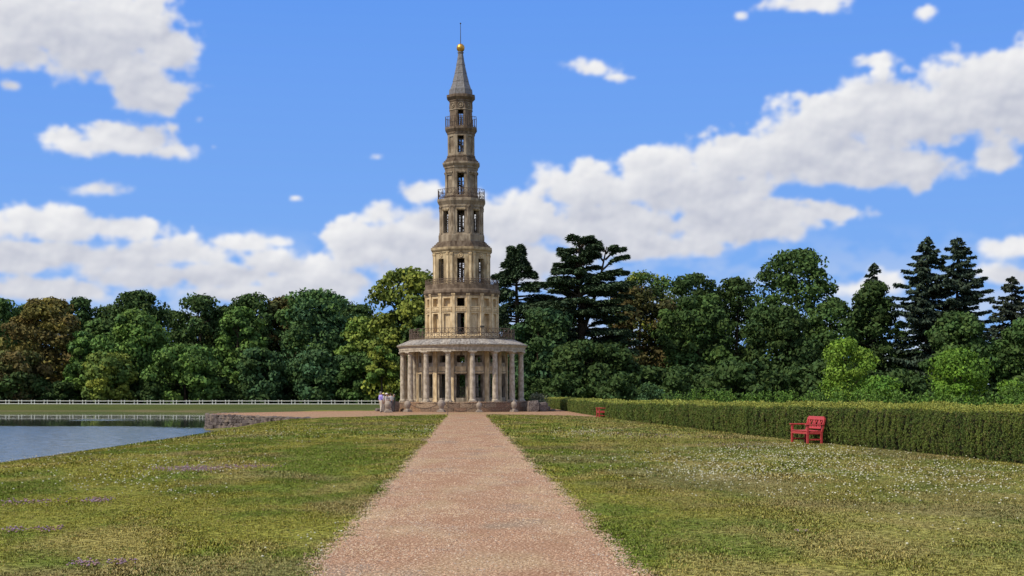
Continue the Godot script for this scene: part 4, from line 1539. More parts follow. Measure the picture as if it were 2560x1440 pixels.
	for q in [[17.0, -0.15, 3.6, 1.0, 2.6, 620, 2.8], [18.2, 0.1, 3.4, 1.9, 2.4, 560, 3.0], [19.6, -0.1, 2.6, 1.6, 2.2, 480, 3.4], [16.2, 0.0, 4.6, 0.3, 2.6, 620, 2.6], [19.4, 2.6, 2.6, 1.4, 2.2, 420, 3.2], [15.4, -0.3, 3.8, 0.4, 2.4, 520, 2.6], [20.4, 0.6, 1.6, 1.0, 1.8, 360, 3.5], [20.6, 3.6, 1.4, 0.9, 1.6, 300, 3.5]]:
		big.append(q)
	cedar("big spreading cedar with flat shelves of dark needles right of the pagoda", 9.2, 195.0, big, 23.0, 0.6, needle, 301, 0.3, true)
	var small := []
	for k in 34:
		var y := lerpf(17.4, 22.2, (k + rr.randf()) / 34.0)
		small.append([y, rr.randf() * TAU, lerpf(3.2, 1.2, (y - 17.6) / 4.6) * rr.randf_range(0.6, 1.0), 0.5, rr.randf_range(1.6, 2.6), 340])
	for q in [[17.6, PI, 3.4, 0.9, 1.8, 420], [16.9, PI - 0.2, 3.0, 0.3, 1.6, 340], [17.0, 0.4, 2.4, 0.2, 1.5, 240]]: small.append(q)
	for k in 56:
		var y := lerpf(2.0, 17.0, (k + rr.randf()) / 56.0)
		small.append([y, rr.randf() * TAU, 5.2 * rr.randf_range(0.6, 1.0), 0.2, rr.randf_range(2.4, 3.8), 520])
	cedar("slender cedar with a weeping tufted crown right beside the pagoda", 0.6, 205.0, small, 22.6, 0.42, needle, 302, 0.9)
	var fir_tint := Color(0.052, 0.078, 0.052)
	fir("fir_tree", "leftmost of the twin tall dark firs above the hedge", 57.6, 200.0, 23.5, 9.4, 2.0, 7.5, 26000, fir_tint, 401, 0.12, right)
	fir("fir_tree", "rightmost of the twin tall dark firs above the hedge", 61.2, 198.0, 23.3, 9.4, 2.0, 7.5, 26000, fir_tint, 402, 0.12, right)
	fir("fir_tree", "thin conifer tip rising behind the ragged dark tree", 53.6, 213.0, 20.9, 4.6, 6.0, 7.0, 9000, fir_tint, 403, 0.1, right)
	fir("fir_tree", "airy conifer at the picture's right border behind the round tree", 72.2, 208.0, 18.6, 9.0, 2.0, 7.0, 16000, Color(0.05, 0.066, 0.046), 404, 0.2, right)
	# young bright trees and bushes close behind the hedge
	var lime := Color(0.125, 0.235, 0.030)
	var lime2 := Color(0.175, 0.285, 0.045)
	var young := "young plants behind the hedge"
	tree("young_tree", "bright lime green young tree behind the hedge, above the red bench", "tree", 26.1, 112.0, 5.75, 3.6, 1.0, 6000, 0.12, lime, lime2, 501, young, 0.35)
	tree("young_tree", "rounder green young tree behind the hedge, before the twin firs", "tree", 33.1, 106.0, 4.8, 4.1, 0.6, 6000, 0.12, Color(0.085, 0.165, 0.028), lime, 502, young, 0.3)
	tree("bush", "bright green low bush between the two young trees", "bush", 24.5, 96.0, 2.75, 2.5, 0.2, 3000, 0.10, lime, Color(0.08, 0.17, 0.03), 503, young, 0.3)
	tree("bush", "leafy green bush at the picture's right border behind the hedge", "bush", 30.9, 88.0, 2.4, 2.9, 0.2, 3000, 0.09, mid, lime, 504, young, 0.3)
	tree("bush", "small dark green bush left of the shrub row, under the dark trees", "bush", 9.9, 103.0, 2.35, 1.7, 0.2, 1800, 0.10, blue, deep, 505, young, 0.2)
	tree("bush", "silvery grey bush among the fallen rocks beside the pedestal", "bush", TOWER.x + 7.0, 129.6, 1.55, 1.5, 0.4, 1300, 0.07, Color(0.13, 0.15, 0.095), Color(0.2, 0.21, 0.14), 506, "", 0.3)
	# the uneven row of shrubs behind the clipped hedge
	var rows := [[11.4, 96.0, 1.9, 3.0], [13.0, 94.0, 2.0, 2.6], [14.2, 90.0, 1.75, 2.6], [15.6, 88.0, 1.95, 2.8], [16.6, 84.0, 1.9, 2.4], [17.9, 82.0, 1.85, 2.6], [19.1, 80.0, 2.0, 2.6], [20.2, 78.0, 1.9, 2.4], [21.0, 75.0, 1.85, 2.4], [22.0, 74.0, 1.7, 2.2], [22.8, 71.0, 1.6, 2.4], [23.6, 69.0, 1.65, 2.2], [24.6, 68.0, 1.75, 2.4], [25.3, 66.0, 1.7, 2.2]]
	var place := ["first shrub of the row behind the hedge, counted from the pagoda", "second shrub of the row behind the hedge, counted from the pagoda", "third shrub of the row behind the hedge, counted from the pagoda", "fourth shrub of the row behind the hedge, counted from the pagoda", "fifth shrub of the row behind the hedge, counted from the pagoda", "sixth shrub of the row behind the hedge, counted from the pagoda", "seventh shrub of the row behind the hedge, counted from the pagoda", "eighth shrub of the row behind the hedge, counted from the pagoda", "ninth shrub of the row behind the hedge, counted from the pagoda", "tenth shrub of the row behind the hedge, counted from the pagoda", "fourth shrub from the right end of the row behind the hedge", "third shrub from the right end of the row behind the hedge", "second shrub from the right end of the row behind the hedge", "last shrub of the row behind the hedge, at its right end"]
	for i in rows.size():
		var a: Array = rows[i]
		shrub(place[i], a[0], a[1], a[2], a[3], 600 + i, mid.lerp(lime, 0.2 + 0.35 * absf(sin(i * 1.9))))
	# undergrowth that closes the wood's foot
	var r := RandomNumberGenerator.new()
	r.seed = 909
	var _m := broad_crown(r, 4.2, 5.4, 0.1, 2600, 0.26, dark, deep, 0.2)
	var under := leaves_mesh()
	var spots: Array[Transform3D] = []
	for k in 34:
		var x := -108.0 + k * 3.3
		spots.append(Transform3D(Basis(Vector3.UP, k * 1.7).scaled(Vector3.ONE * r.randf_range(0.8, 1.2)), Vector3(x, -0.35, -r.randf_range(247.0, 258.0))))
		spots.append(Transform3D(Basis(Vector3.UP, k * 2.9).scaled(Vector3.ONE * r.randf_range(1.1, 1.8)), Vector3(x + 1.5, -0.35, -r.randf_range(268.0, 285.0))))
	for k in 22:
		spots.append(Transform3D(Basis(Vector3.UP, k * 2.1).scaled(Vector3.ONE * r.randf_range(0.8, 1.3)), Vector3(2.0 + k * 2.3, -0.05, -r.randf_range(176.0, 190.0))))
		if k * 2.9 + 4.0 < 49.0 or k * 2.9 + 4.0 > 57.0:
			spots.append(Transform3D(Basis(Vector3.UP, k * 1.3).scaled(Vector3.ONE * r.randf_range(1.2, 2.0)), Vector3(4.0 + k * 2.9, -0.05, -r.randf_range(215.0, 240.0))))
	scatter("undergrowth", under, mats["leaf"], spots, PackedColorArray(), "dark undergrowth along the foot of the wood")

func shrub(label: String, x: float, d: float, height: float, width: float, seed_value: int, tint: Color) -> void:
	# low dense body with upright shoots
	var r := RandomNumberGenerator.new()
	r.seed = seed_value
	var o := thing("shrub", label, "shrub", Vector3(x, 0, -d), 0.0, "row of shrubs behind the hedge")
	leaves_begin()
	var st := new_st()
	for k in 70:
		var a := Vector3(r.randf_range(-0.5, 0.5) * width, 0, r.randf_range(-0.4, 0.4))
		var tip := a + Vector3(r.randf_range(-0.15, 0.15), height * r.randf_range(0.62, 1.02), r.randf_range(-0.2, 0.2))
		if k < 14: tube(st, a * 0.5, tip, 0.02, 0.006, 4, false)
		for j in 34:
			var t := pow(r.randf(), 0.8)
			var p := a.lerp(tip, t) + rand_dir(r) * Vector3(0.14, 0.06, 0.14) * (1.4 - t)
			leaf(p, (rand_dir(r) + Vector3.UP * 0.5).normalized(), (Vector3.UP + rand_dir(r)).normalized(), 0.085 * r.randf_range(0.7, 1.3), 0.04, vary(tint, r, 0.25))
	show_mesh("foliage", leaves_mesh(), mats["leaf"], o)
	obj("stems", st, mats["bark"], o)

# ---------------------------------------------------------------- hedge, fence, benches, visitors
var hedge_line := [Vector2(3.4, 158.0), Vector2(4.6, 146.0), Vector2(5.35, 124.0), Vector2(6.3, 103.0), Vector2(7.6, 84.0), Vector2(8.6, 72.0), Vector2(9.75, 60.0), Vector2(10.9, 50.5), Vector2(11.8, 44.0), Vector2(12.35, 39.0), Vector2(12.75, 35.5), Vector2(13.2, 30.0), Vector2(13.6, 24.0)]

func hedge_at(d: float) -> float:
	# x of the hedge's face on the lawn side
	for i in hedge_line.size() - 1:
		if d <= hedge_line[i].y and d >= hedge_line[i + 1].y:
			return lerpf(hedge_line[i].x, hedge_line[i + 1].x, (hedge_line[i].y - d) / (hedge_line[i].y - hedge_line[i + 1].y))
	return 99.0

func hedge_section(d: float) -> Array:
	# outline across the hedge, [out from its face, height], bumpy along its length
	var h := lerpf(1.36, 1.08, smoothstep(36.0, 105.0, d)) + 0.11 * n_mid.get_noise_2d(d * 0.30, 5.0) + 0.035 * n_mid.get_noise_2d(d * 0.9, 15.0)
	var b := 0.07 * n_mid.get_noise_2d(d * 0.8, 25.0)
	return [[0.03 + b, -0.02], [-0.02 + b, 0.25], [-0.03 + b, h * 0.55], [0.0 + b, h * 0.80], [0.10 + b, h * 0.93], [0.38, h * 1.0], [0.85, h * 1.03], [1.30, h * 0.98], [1.52, h * 0.85], [1.58, h * 0.4], [1.56, -0.02]]

func make_hedge() -> void:
	var o := thing("clipped_hedge", "long clipped green hedge running beside the lawn towards the pagoda", "hedge", Vector3(8.6, 0, -72.0))
	var base := o.position
	var st := new_st()
	var spots: Array[Transform3D] = []
	var tints := PackedColorArray()
	var d := 158.0
	var r := RandomNumberGenerator.new()
	r.seed = 31
	var spray := new_st()
	for k in 7:
		# one clipped spray: a few small oval leaves round a twig
		var dir := Vector3(sin(k * 2.4) * 0.8, 0.35 + 0.5 * (k % 3) / 2.0, cos(k * 2.4) * 0.8).normalized()
		var c := dir * 0.6
		var n := (dir.cross(Vector3(0.3, 1, 0.2)) + Vector3.UP * 0.6).normalized()
		var u := dir
		var w := n.cross(u).normalized()
		quad(spray, c - u * 0.42, c + w * 0.24, c + u * 0.42, c - w * 0.24, n)
	var spray_mesh := spray.commit()
	var sage := Color(0.095, 0.140, 0.036)
	var lush := Color(0.145, 0.190, 0.045)
	var tired := Color(0.165, 0.150, 0.060)
	while d > 24.2:
		var step := 0.5
		var s0 := hedge_section(d)
		var s1 := hedge_section(d - step)
		var x0 := hedge_at(d)
		var x1 := hedge_at(d - step)
		for i in s0.size() - 1:
			var a := Vector3(x0 + s0[i][0] * 0.92 + 0.06, s0[i][1] * 0.94, -d) - base
			var b := Vector3(x0 + s0[i + 1][0] * 0.92 + 0.06, s0[i + 1][1] * 0.94, -d) - base
			var c := Vector3(x1 + s1[i + 1][0] * 0.92 + 0.06, s1[i + 1][1] * 0.94, -(d - step)) - base
			var e := Vector3(x1 + s1[i][0] * 0.92 + 0.06, s1[i][1] * 0.94, -(d - step)) - base
			var out := Vector3(s0[i + 1][1] - s0[i][1], s0[i][0] - s0[i + 1][0], 0) * -1.0
			out = Vector3(-(s0[i + 1][1] - s0[i][1]), s0[i + 1][0] - s0[i][0], 0).normalized()
			quad(st, a, b, c, e, out)
			var seg := Vector2(s0[i][0], s0[i][1]).distance_to(Vector2(s0[i + 1][0], s0[i + 1][1]))
			if i >= 8: continue
			var per := 700.0 if d < 48.0 else (420.0 if d < 75.0 else 170.0)
			var size := 0.042 if d < 48.0 else (0.055 if d < 75.0 else 0.085)
			for k in int(per * seg * step * (1.0 if i < 4 else 0.8) + r.randf()):
				var u := r.randf()
				var t := r.randf()
				var p := Vector3(lerpf(x0 + s0[i][0], x0 + s0[i + 1][0], u), lerpf(s0[i][1], s0[i + 1][1], u), -(d - t * step)) - base
				# vertical growth: the face is furrowed, with darker hollows between the plants
				var hollow := n_small.get_noise_2d((d - t * step) * 0.9, p.y * 0.5) * 0.09 + n_small.get_noise_2d((d - t * step) * 2.2, p.y * 2.2) * 0.05
				p += out * (hollow - 0.03 + r.randf_range(-0.03, 0.035))
				if p.y < 0.16 and r.randf() < 0.5: continue
				var f := frame_of((out + rand_dir(r) * 0.7).normalized())
				var sc := size * r.randf_range(0.7, 1.35)
				if i >= 4 and r.randf() < 0.02:
					sc *= 1.5
					p.y += 0.05
				spots.append(Transform3D(f.rotated(f.y, r.randf() * TAU).scaled(Vector3.ONE * sc), p))
				var cl := sage.lerp(lush, clampf(0.5 + 1.2 * n_mid.get_noise_2d((d - t * step) * 0.9, p.y * 1.5), 0, 1))
				if r.randf() < 0.14: cl = tired
				# the season's new growth shows on the clipped top
				if i >= 4: cl = cl.lerp(Color(0.36, 0.38, 0.085), 0.75)
				tints.append(vary(cl, r, 0.25))
		d -= step
	obj("inner_growth", st, mats["hedge_wood"], o)
	scatter("foliage", spray_mesh, mats["leaf"], spots, tints, "", o)

func make_fence() -> void:
	var o := thing("white_fence", "low white post and rail fence along the far lake bank", "fence", Vector3(-60.0, 0.0, -240.0))
	var post := new_st()
	box(post, Vector3(0, 0.33, 0), Vector3(0.11, 0.76, 0.11), Basis.IDENTITY, 0.015)
	box(post, Vector3(0, 0.73, 0), Vector3(0.14, 0.05, 0.14), Basis.IDENTITY, 0.01)
	var post_mesh := post.commit()
	var rail := new_st()
	box(rail, Vector3(0.5, 0, 0), Vector3(1.0, 0.10, 0.05), Basis.IDENTITY, 0.006)
	var rail_mesh := rail.commit()
	var a := Vector2(-97.0, 240.0)
	var b := Vector2(-21.0, 232.0)
	var along := (b - a).normalized()
	var length := a.distance_to(b)
	var s := 0.0
	var ys := func(t: float) -> float:
		var q := a + along * t
		return ground_y(q.x, q.y) - 0.02
	while s < length:
		for k in [0.0, 0.55]:
			var q: Vector2 = a + along * (s + k)
			var e := show_mesh("post", post_mesh, mats["white_paint"], o)
			e.position = Vector3(q.x, ys.call(s + k), -q.y) - o.position
			e.rotation.y = 0.1 + sin(s * 7.0) * 0.05
		for seg in [[0.0, 0.55], [0.55, 2.2]]:
			for h in [0.12, 0.60]:
				var p: Vector2 = a + along * (s + seg[0])
				var q: Vector2 = a + along * (s + seg[1])
				var pa := Vector3(p.x, ys.call(s + seg[0]) + h, -p.y) - o.position
				var pb := Vector3(q.x, ys.call(s + seg[1]) + h, -q.y) - o.position
				var e := show_mesh("rail", rail_mesh, mats["white_paint"], o)
				var x := (pb - pa).normalized()
				var z := x.cross(Vector3.UP).normalized()
				e.position = pa + Vector3(0, 0, 0.075)
				e.basis = Basis(x * pa.distance_to(pb), z.cross(x), z)
		s += 2.2

func make_benches() -> void:
	# built along x with its front towards +z, then turned
	var o := thing("park_bench", "red painted wooden bench in front of the hedge, nearest the camera", "bench", Vector3.ZERO, 0.0, "red benches along the hedge")
	var m: Material = mats["red_paint"]
	var half := 0.72
	var st := new_st()
	for s in [-1.0, 1.0]:
		st = new_st()
		box(st, Vector3(0, 0.32, 0), Vector3(0.075, 0.64, 0.075), Basis.IDENTITY, 0.008)
		var leg := obj("leg", st, m, o)
		leg.position = Vector3(s * half, 0, 0.26)
		st = new_st()
		box(st, Vector3(0, 0.2, 0), Vector3(0.075, 0.44, 0.075), Basis.IDENTITY, 0.008)
		box(st, Vector3(0, 0.64, -0.07), Vector3(0.075, 0.52, 0.07), Basis(Vector3(1, 0, 0), -0.22), 0.008)
		leg = obj("leg", st, m, o)
		leg.position = Vector3(s * half, 0, -0.24)
		st = new_st()
		box(st, Vector3(s * half, 0.655, 0.02), Vector3(0.10, 0.045, 0.66), Basis.IDENTITY, 0.012)
		obj("armrest", st, m, o)
		st = new_st()
		box(st, Vector3(s * half, 0.37, 0.01), Vector3(0.05, 0.09, 0.46), Basis.IDENTITY, 0.008)
		box(st, Vector3(s * half, 0.14, 0.01), Vector3(0.04, 0.05, 0.46), Basis.IDENTITY, 0.008)
		obj("side_rail", st, m, o)
	st = new_st()
	box(st, Vector3(0, 0.37, 0.26), Vector3(half * 2.0 - 0.08, 0.09, 0.05), Basis.IDENTITY, 0.008)
	obj("front_rail", st, m, o)
	for k in 5:
		st = new_st()
		box(st, Vector3(0, 0.43 + 0.004 * absf(k - 2.0), 0.25 - 0.115 * k), Vector3(half * 2.0 + 0.02, 0.028, 0.098), Basis.IDENTITY, 0.006)
		obj("seat_slat", st, m, o)
	# the back: a broad top rail, a lower rail and crossed bars between
	var lean := Basis(Vector3(1, 0, 0), -0.22)
	var back := Vector3(0, 0.44, -0.24)
	for q in [[0.445, 0.13], [0.10, 0.07]]:
		st = new_st()
		box(st, back + lean * Vector3(0, q[0], -0.01), Vector3(half * 2.0 - 0.06, q[1], 0.045), lean, 0.01)
		obj("back_rail", st, m, o)
	for k in 3:
		var c := -0.46 + 0.46 * k
		for s in [-1.0, 1.0]:
			st = new_st()
			box(st, back + lean * Vector3(c, 0.26, -0.012 + 0.012 * s), Vector3(0.05, 0.42, 0.022), lean * Basis(Vector3(0, 0, 1), s * 0.72), 0.004)
			obj("cross_bar", st, m, o)
		for s in [-0.2, 0.0, 0.2]:
			st = new_st()
			box(st, back + lean * Vector3(c + s, 0.26, -0.03), Vector3(0.05, 0.28, 0.016), lean, 0.004)
			obj("back_slat", st, m, o)
	o.position = Vector3(10.32, 0.0, -50.4)
	o.rotation.y = -PI / 2 + 0.18
	var p := o.duplicate() as Node3D
	p.name = numbered("park_bench")
	add_child(p)
	p.position = Vector3(6.25, 0.0, -100.3)
	p.rotation.y = -PI / 2 + 0.06
	p.set_meta("label", "small looking red bench far down the hedge near the forecourt")

# --- visitors: one skin over a skeleton of tapered bones, meshed as surface nets
func body_mesh(bones: Array, cell: float) -> ArrayMesh:
	# bones: [a, b, ra, rb, colour]
	var lo := Vector3.ONE * 99.0
	var hi := -lo
	for b in bones:
		for p in [b[0], b[1]]:
			lo = lo.min(p - Vector3.ONE * (maxf(b[2], b[3]) + 2.0 * cell))
			hi = hi.max(p + Vector3.ONE * (maxf(b[2], b[3]) + 2.0 * cell))
	var n := Vector3i(((hi - lo) / cell).ceil()) + Vector3i.ONE
	var field := PackedFloat32Array()
	field.resize(n.x * n.y * n.z)
	field.fill(1.0)
	var k := 0.035
	for b in bones:
		var p: Vector3 = b[0]
		var q: Vector3 = b[1]
		var ra: float = b[2]
		var rb: float = b[3]
		var pad := Vector3.ONE * (maxf(ra, rb) + 3.0 * cell)
		var i0 := Vector3i(((p.min(q) - pad - lo) / cell).floor()).clamp(Vector3i.ZERO, n - Vector3i.ONE)
		var i1 := Vector3i(((p.max(q) + pad - lo) / cell).ceil()).clamp(Vector3i.ZERO, n - Vector3i.ONE)
		var pq := q - p
		var l2 := maxf(pq.length_squared(), 1e-6)
		for z in range(i0.z, i1.z + 1):
			for y in range(i0.y, i1.y + 1):
				for x in range(i0.x, i1.x + 1):
					var c := lo + Vector3(x, y, z) * cell
					var t := clampf((c - p).dot(pq) / l2, 0.0, 1.0)
					var d := c.distance_to(p + pq * t) - lerpf(ra, rb, t)
					var at := (z * n.y + y) * n.x + x
					var f := field[at]
					var h := clampf(0.5 + 0.5 * (f - d) / k, 0.0, 1.0)
					field[at] = lerpf(f, d, h) - k * h * (1.0 - h)
	var v := PackedVector3Array()
	var nn := PackedVector3Array()
	var col := PackedColorArray()
	var idx := PackedInt32Array()
	var ids := {}
	var steps := [1, n.x, n.x * n.y]
	for z in n.z - 1:
		for y in n.y - 1:
			for x in n.x - 1:
				var at := (z * n.y + y) * n.x + x
				var inside := 0
				var sum := Vector3.ZERO
				var cuts := 0
				for e in 8:
					if field[at + (e & 1) + ((e >> 1) & 1) * n.x + ((e >> 2) & 1) * n.x * n.y] < 0.0: inside += 1
				if inside == 0 or inside == 8: continue
				for e in 8:
					var o := Vector3(e & 1, (e >> 1) & 1, (e >> 2) & 1)
					var f0 := field[at + int(o.x) + int(o.y) * n.x + int(o.z) * n.x * n.y]
					for ax in 3:
						if o[ax] > 0.5: continue
						var f1 := field[at + int(o.x) + int(o.y) * n.x + int(o.z) * n.x * n.y + steps[ax]]
						if (f0 < 0.0) != (f1 < 0.0):
							var s := o
							s[ax] += f0 / (f0 - f1)
							sum += s
							cuts += 1
				var p := lo + (Vector3(x, y, z) + sum / cuts) * cell
				ids[at] = v.size()
				v.append(p)
				var g := Vector3(field[at + 1] - field[at], field[at + n.x] - field[at], field[at + n.x * n.y] - field[at])
				nn.append(g.normalized())
				var best := 1e9
				var c := Color.WHITE
				for b in bones:
					var pq: Vector3 = b[1] - b[0]
					var t := clampf((p - b[0]).dot(pq) / maxf(pq.length_squared(), 1e-6), 0.0, 1.0)
					var d := p.distance_to(b[0] + pq * t) - lerpf(b[2], b[3], t)
					if d < best:
						best = d
						c = b[4]
				col.append(c)
	for at in ids:
		var x: int = at % n.x
		var y: int = (at / n.x) % n.y
		var z: int = at / (n.x * n.y)
		for ax in 3:
			var f0 := field[at]
			var f1 := field[at + steps[ax]]
			if (f0 < 0.0) == (f1 < 0.0): continue
			var s1: int = steps[(ax + 1) % 3]
			var s2: int = steps[(ax + 2) % 3]
			if not (ids.has(at - s1) and ids.has(at - s2) and ids.has(at - s1 - s2)): continue
			var a: int = ids[at]
			var b: int = ids[at - s1]
			var c: int = ids[at - s1 - s2]
			var d: int = ids[at - s2]
			if f0 < 0.0: idx.append_array([a, c, b, a, d, c])
			else: idx.append_array([a, b, c, a, c, d])
	return mesh_of(v, nn, col, idx)

func person(label: String, at: Vector3, turn: float, tall: float, shirt: Color, legs: Color, skin: Color, hair: Color, cap: Color, has_cap: bool, pose: int) -> void:
	var o := thing("person", label, "person", at, turn, "visitors standing beside the pagoda")
	var b := []
	var shoe := Color(0.06, 0.05, 0.045)
	# metres for a height of 1.75, then scaled; +z is the way the person faces
	for s in [-1.0, 1.0]:
		var hip := Vector3(0.095 * s, 0.92, 0)
		var stride: float = 0.10 * s if pose == 1 else 0.03 * s
		var knee := Vector3(0.105 * s, 0.50, 0.03 + stride * 0.5)
		var ankle := Vector3(0.11 * s, 0.09, -0.02 + stride)
		b.append([hip, knee, 0.098, 0.068, legs])
		b.append([knee, ankle, 0.066, 0.05, legs])
		b.append([ankle + Vector3(0, -0.045, -0.02), ankle + Vector3(0.015 * s, -0.055, 0.15), 0.042, 0.034, shoe])
		var sh := Vector3(0.185 * s, 1.42, -0.01)
		var el := Vector3(0.25 * s, 1.13, -0.02)
		var wr := Vector3(0.255 * s, 0.87, 0.05)
		if pose == 2:
			el = Vector3(0.24 * s, 1.15, 0.05)
			wr = Vector3(0.12 * s, 1.10, 0.27)
		elif pose == 3 and s > 0:
			el = Vector3(0.27, 1.18, 0.08)
			wr = Vector3(0.12, 1.42, 0.2)
		b.append([sh, el, 0.058, 0.046, shirt])
		b.append([el, wr, 0.042, 0.03, skin])
		var dir := (wr - el).normalized()
		b.append([wr, wr + dir * 0.08, 0.03, 0.034, skin])
		var w := Vector3(0, 0, 1) if absf(dir.y) > 0.7 else Vector3(0, 1, 0)
		for f in 4:
			var root := wr + dir * 0.085 + w * (0.027 - 0.018 * f)
			var bend: Vector3 = root + dir * [0.045, 0.052, 0.048, 0.038][f]
			b.append([root, bend, 0.0105, 0.0095, skin])
			b.append([bend, bend + (dir + Vector3(-s, 0, 0) * 0.5).normalized() * 0.032, 0.0095, 0.0085, skin])
		b.append([wr + dir * 0.03 + w * 0.025, wr + dir * 0.075 + w * 0.058, 0.0125, 0.0105, skin])
	b.append([Vector3(0, 0.95, 0), Vector3(0, 1.0, 0), 0.145, 0.14, legs])
	b.append([Vector3(0, 1.02, 0), Vector3(0, 1.25, 0.0), 0.138, 0.15, shirt])
	b.append([Vector3(-0.08, 1.34, 0), Vector3(0.08, 1.34, 0), 0.125, 0.125, shirt])
	b.append([Vector3(-0.15, 1.42, -0.01), Vector3(0.15, 1.42, -0.01), 0.065, 0.065, shirt])
	b.append([Vector3(0, 1.44, 0), Vector3(0, 1.54, 0.02), 0.058, 0.055, skin])
	b.append([Vector3(0, 1.60, 0.035), Vector3(0, 1.665, 0.01), 0.076, 0.09, skin])
	b.append([Vector3(0, 1.565, 0.055), Vector3(0, 1.56, 0.07), 0.045, 0.035, skin])
	b.append([Vector3(0, 1.635, 0.095), Vector3(0, 1.61, 0.122), 0.012, 0.016, skin])
	for s in [-1.0, 1.0]: b.append([Vector3(0.088 * s, 1.65, 0.0), Vector3(0.09 * s, 1.615, 0.005), 0.018, 0.013, skin])
	var m := show_mesh("body", body_mesh(b, 0.0215), mats["cloth"], o)
	m.scale = Vector3.ONE * tall / 1.75
	var st := new_st()
	var k := tall / 1.75
	var prof := [[0.098, -0.02], [0.104, 0.03], [0.098, 0.07], [0.075, 0.105], [0.04, 0.122], [0.0, 0.126]]
	lathe(st, prof, 14, Vector3(0, 1.64, -0.012))
	box(st, Vector3(0, 1.60, -0.075), Vector3(0.15, 0.1, 0.05), Basis.IDENTITY, 0.02)
	var e := show_mesh("hair", st.commit(), plain("hair_%s" % o.name, hair, 0.8), o)
	e.scale = Vector3.ONE * k
	# eyes and mouth, set a little into the face
	st = new_st()
	for s in [-0.033, 0.033]: box(st, Vector3(s, 1.652, 0.094), Vector3(0.024, 0.012, 0.012), Basis.IDENTITY, 0.003)
	box(st, Vector3(0, 1.575, 0.102), Vector3(0.045, 0.01, 0.012), Basis.IDENTITY, 0.003)
	e = show_mesh("face", st.commit(), mats["iron"], o)
	e.scale = Vector3.ONE * k
	if has_cap:
		st = new_st()
		lathe(st, [[0.112, 0.04], [0.114, 0.06], [0.108, 0.09], [0.085, 0.125], [0.045, 0.142], [0.0, 0.147]], 14, Vector3(0, 1.64, -0.01))
		box(st, Vector3(0, 1.688, 0.14), Vector3(0.15, 0.014, 0.1), Basis.IDENTITY, 0.005)
		e = show_mesh("cap", st.commit(), plain("cap_%s" % o.name, cap, 0.8), o)
		e.scale = Vector3.ONE * k

func make_people() -> void:
	var skin := Color(0.42, 0.25, 0.17)
	var y := 0.012
	person("person in a lavender shirt and pale trousers standing beside the pedestal", Vector3(-11.35, y, -124.6), 2.3, 1.78, Color(0.33, 0.28, 0.66), Color(0.55, 0.50, 0.42), skin, Color(0.25, 0.23, 0.21), Color.WHITE, false, 1)
	person("person in a yellow cap half hidden behind the lavender shirt", Vector3(-11.25, y, -126.2), 2.0, 1.66, Color(0.34, 0.33, 0.36), Color(0.20, 0.18, 0.17), skin, Color(0.1, 0.08, 0.06), Color(0.75, 0.68, 0.25), true, 0)
	person("person in a white sun cap and pale grey top behind the stone bollard", Vector3(-10.95, y, -125.8), 1.2, 1.64, Color(0.50, 0.46, 0.44), Color(0.30, 0.26, 0.23), skin, Color(0.3, 0.25, 0.2), Color(0.78, 0.74, 0.72), true, 2)
	person("dark haired person in a white top looking towards the columns", Vector3(-10.65, y, -126.6), -2.4, 1.66, Color(0.62, 0.60, 0.57), Color(0.12, 0.12, 0.14), skin, Color(0.05, 0.04, 0.03), Color.WHITE, false, 3)
	person("person in a dark green top nearest the pedestal's left side", Vector3(-10.4, y, -127.0), -1.2, 1.56, Color(0.09, 0.11, 0.09), Color(0.10, 0.10, 0.10), skin, Color(0.2, 0.18, 0.17), Color.WHITE, false, 2)

# ---------------------------------------------------------------- grass and flowers
func tuft_mesh(blades: int, height: float, spread: float, seed_value: int) -> ArrayMesh:
	var r := RandomNumberGenerator.new()
	r.seed = seed_value
	var v := PackedVector3Array()
	var n := PackedVector3Array()
	for k in blades:
		var a := r.randf() * TAU
		var root := Vector3(cos(a), 0, sin(a)) * spread * sqrt(r.randf())
		var lean := Vector3(r.randf_range(-1, 1), 0, r.randf_range(-1, 1)) * height * 0.75
		var tip := root + lean + Vector3.UP * height * r.randf_range(0.55, 1.0)
		var mid := root + lean * 0.35 + Vector3.UP * (tip.y * 0.6)
		var w := Vector3(cos(a * 3.0), 0, sin(a * 3.0)) * (0.0042 + 0.02 * height) * r.randf_range(0.7, 1.3)
		var face := w.cross(tip - root).normalized()
		if face.y < 0.0: face = -face
		face = (face + Vector3.UP * 0.6).normalized()
		for p in [root - w, root + w, mid + w * 0.7, root - w, mid + w * 0.7, mid - w * 0.7, mid - w * 0.7, mid + w * 0.7, tip]:
			v.append(p)
			n.append(face)
	return mesh_of(v, n, PackedColorArray(), PackedInt32Array())

func on_lawn(x: float, d: float) -> bool:
	var u := x - path_mid(d)
	if absf(u) < path_half(d, signf(u)) - 0.02 and d < 114.0: return false
	if x < -18.6: return false
	if d > 97.0 and Geometry2D.is_point_in_polygon(Vector2(x, d), terrace): return false
	if x > 2.0 and x > hedge_at(d) + 0.25: return false
	return true

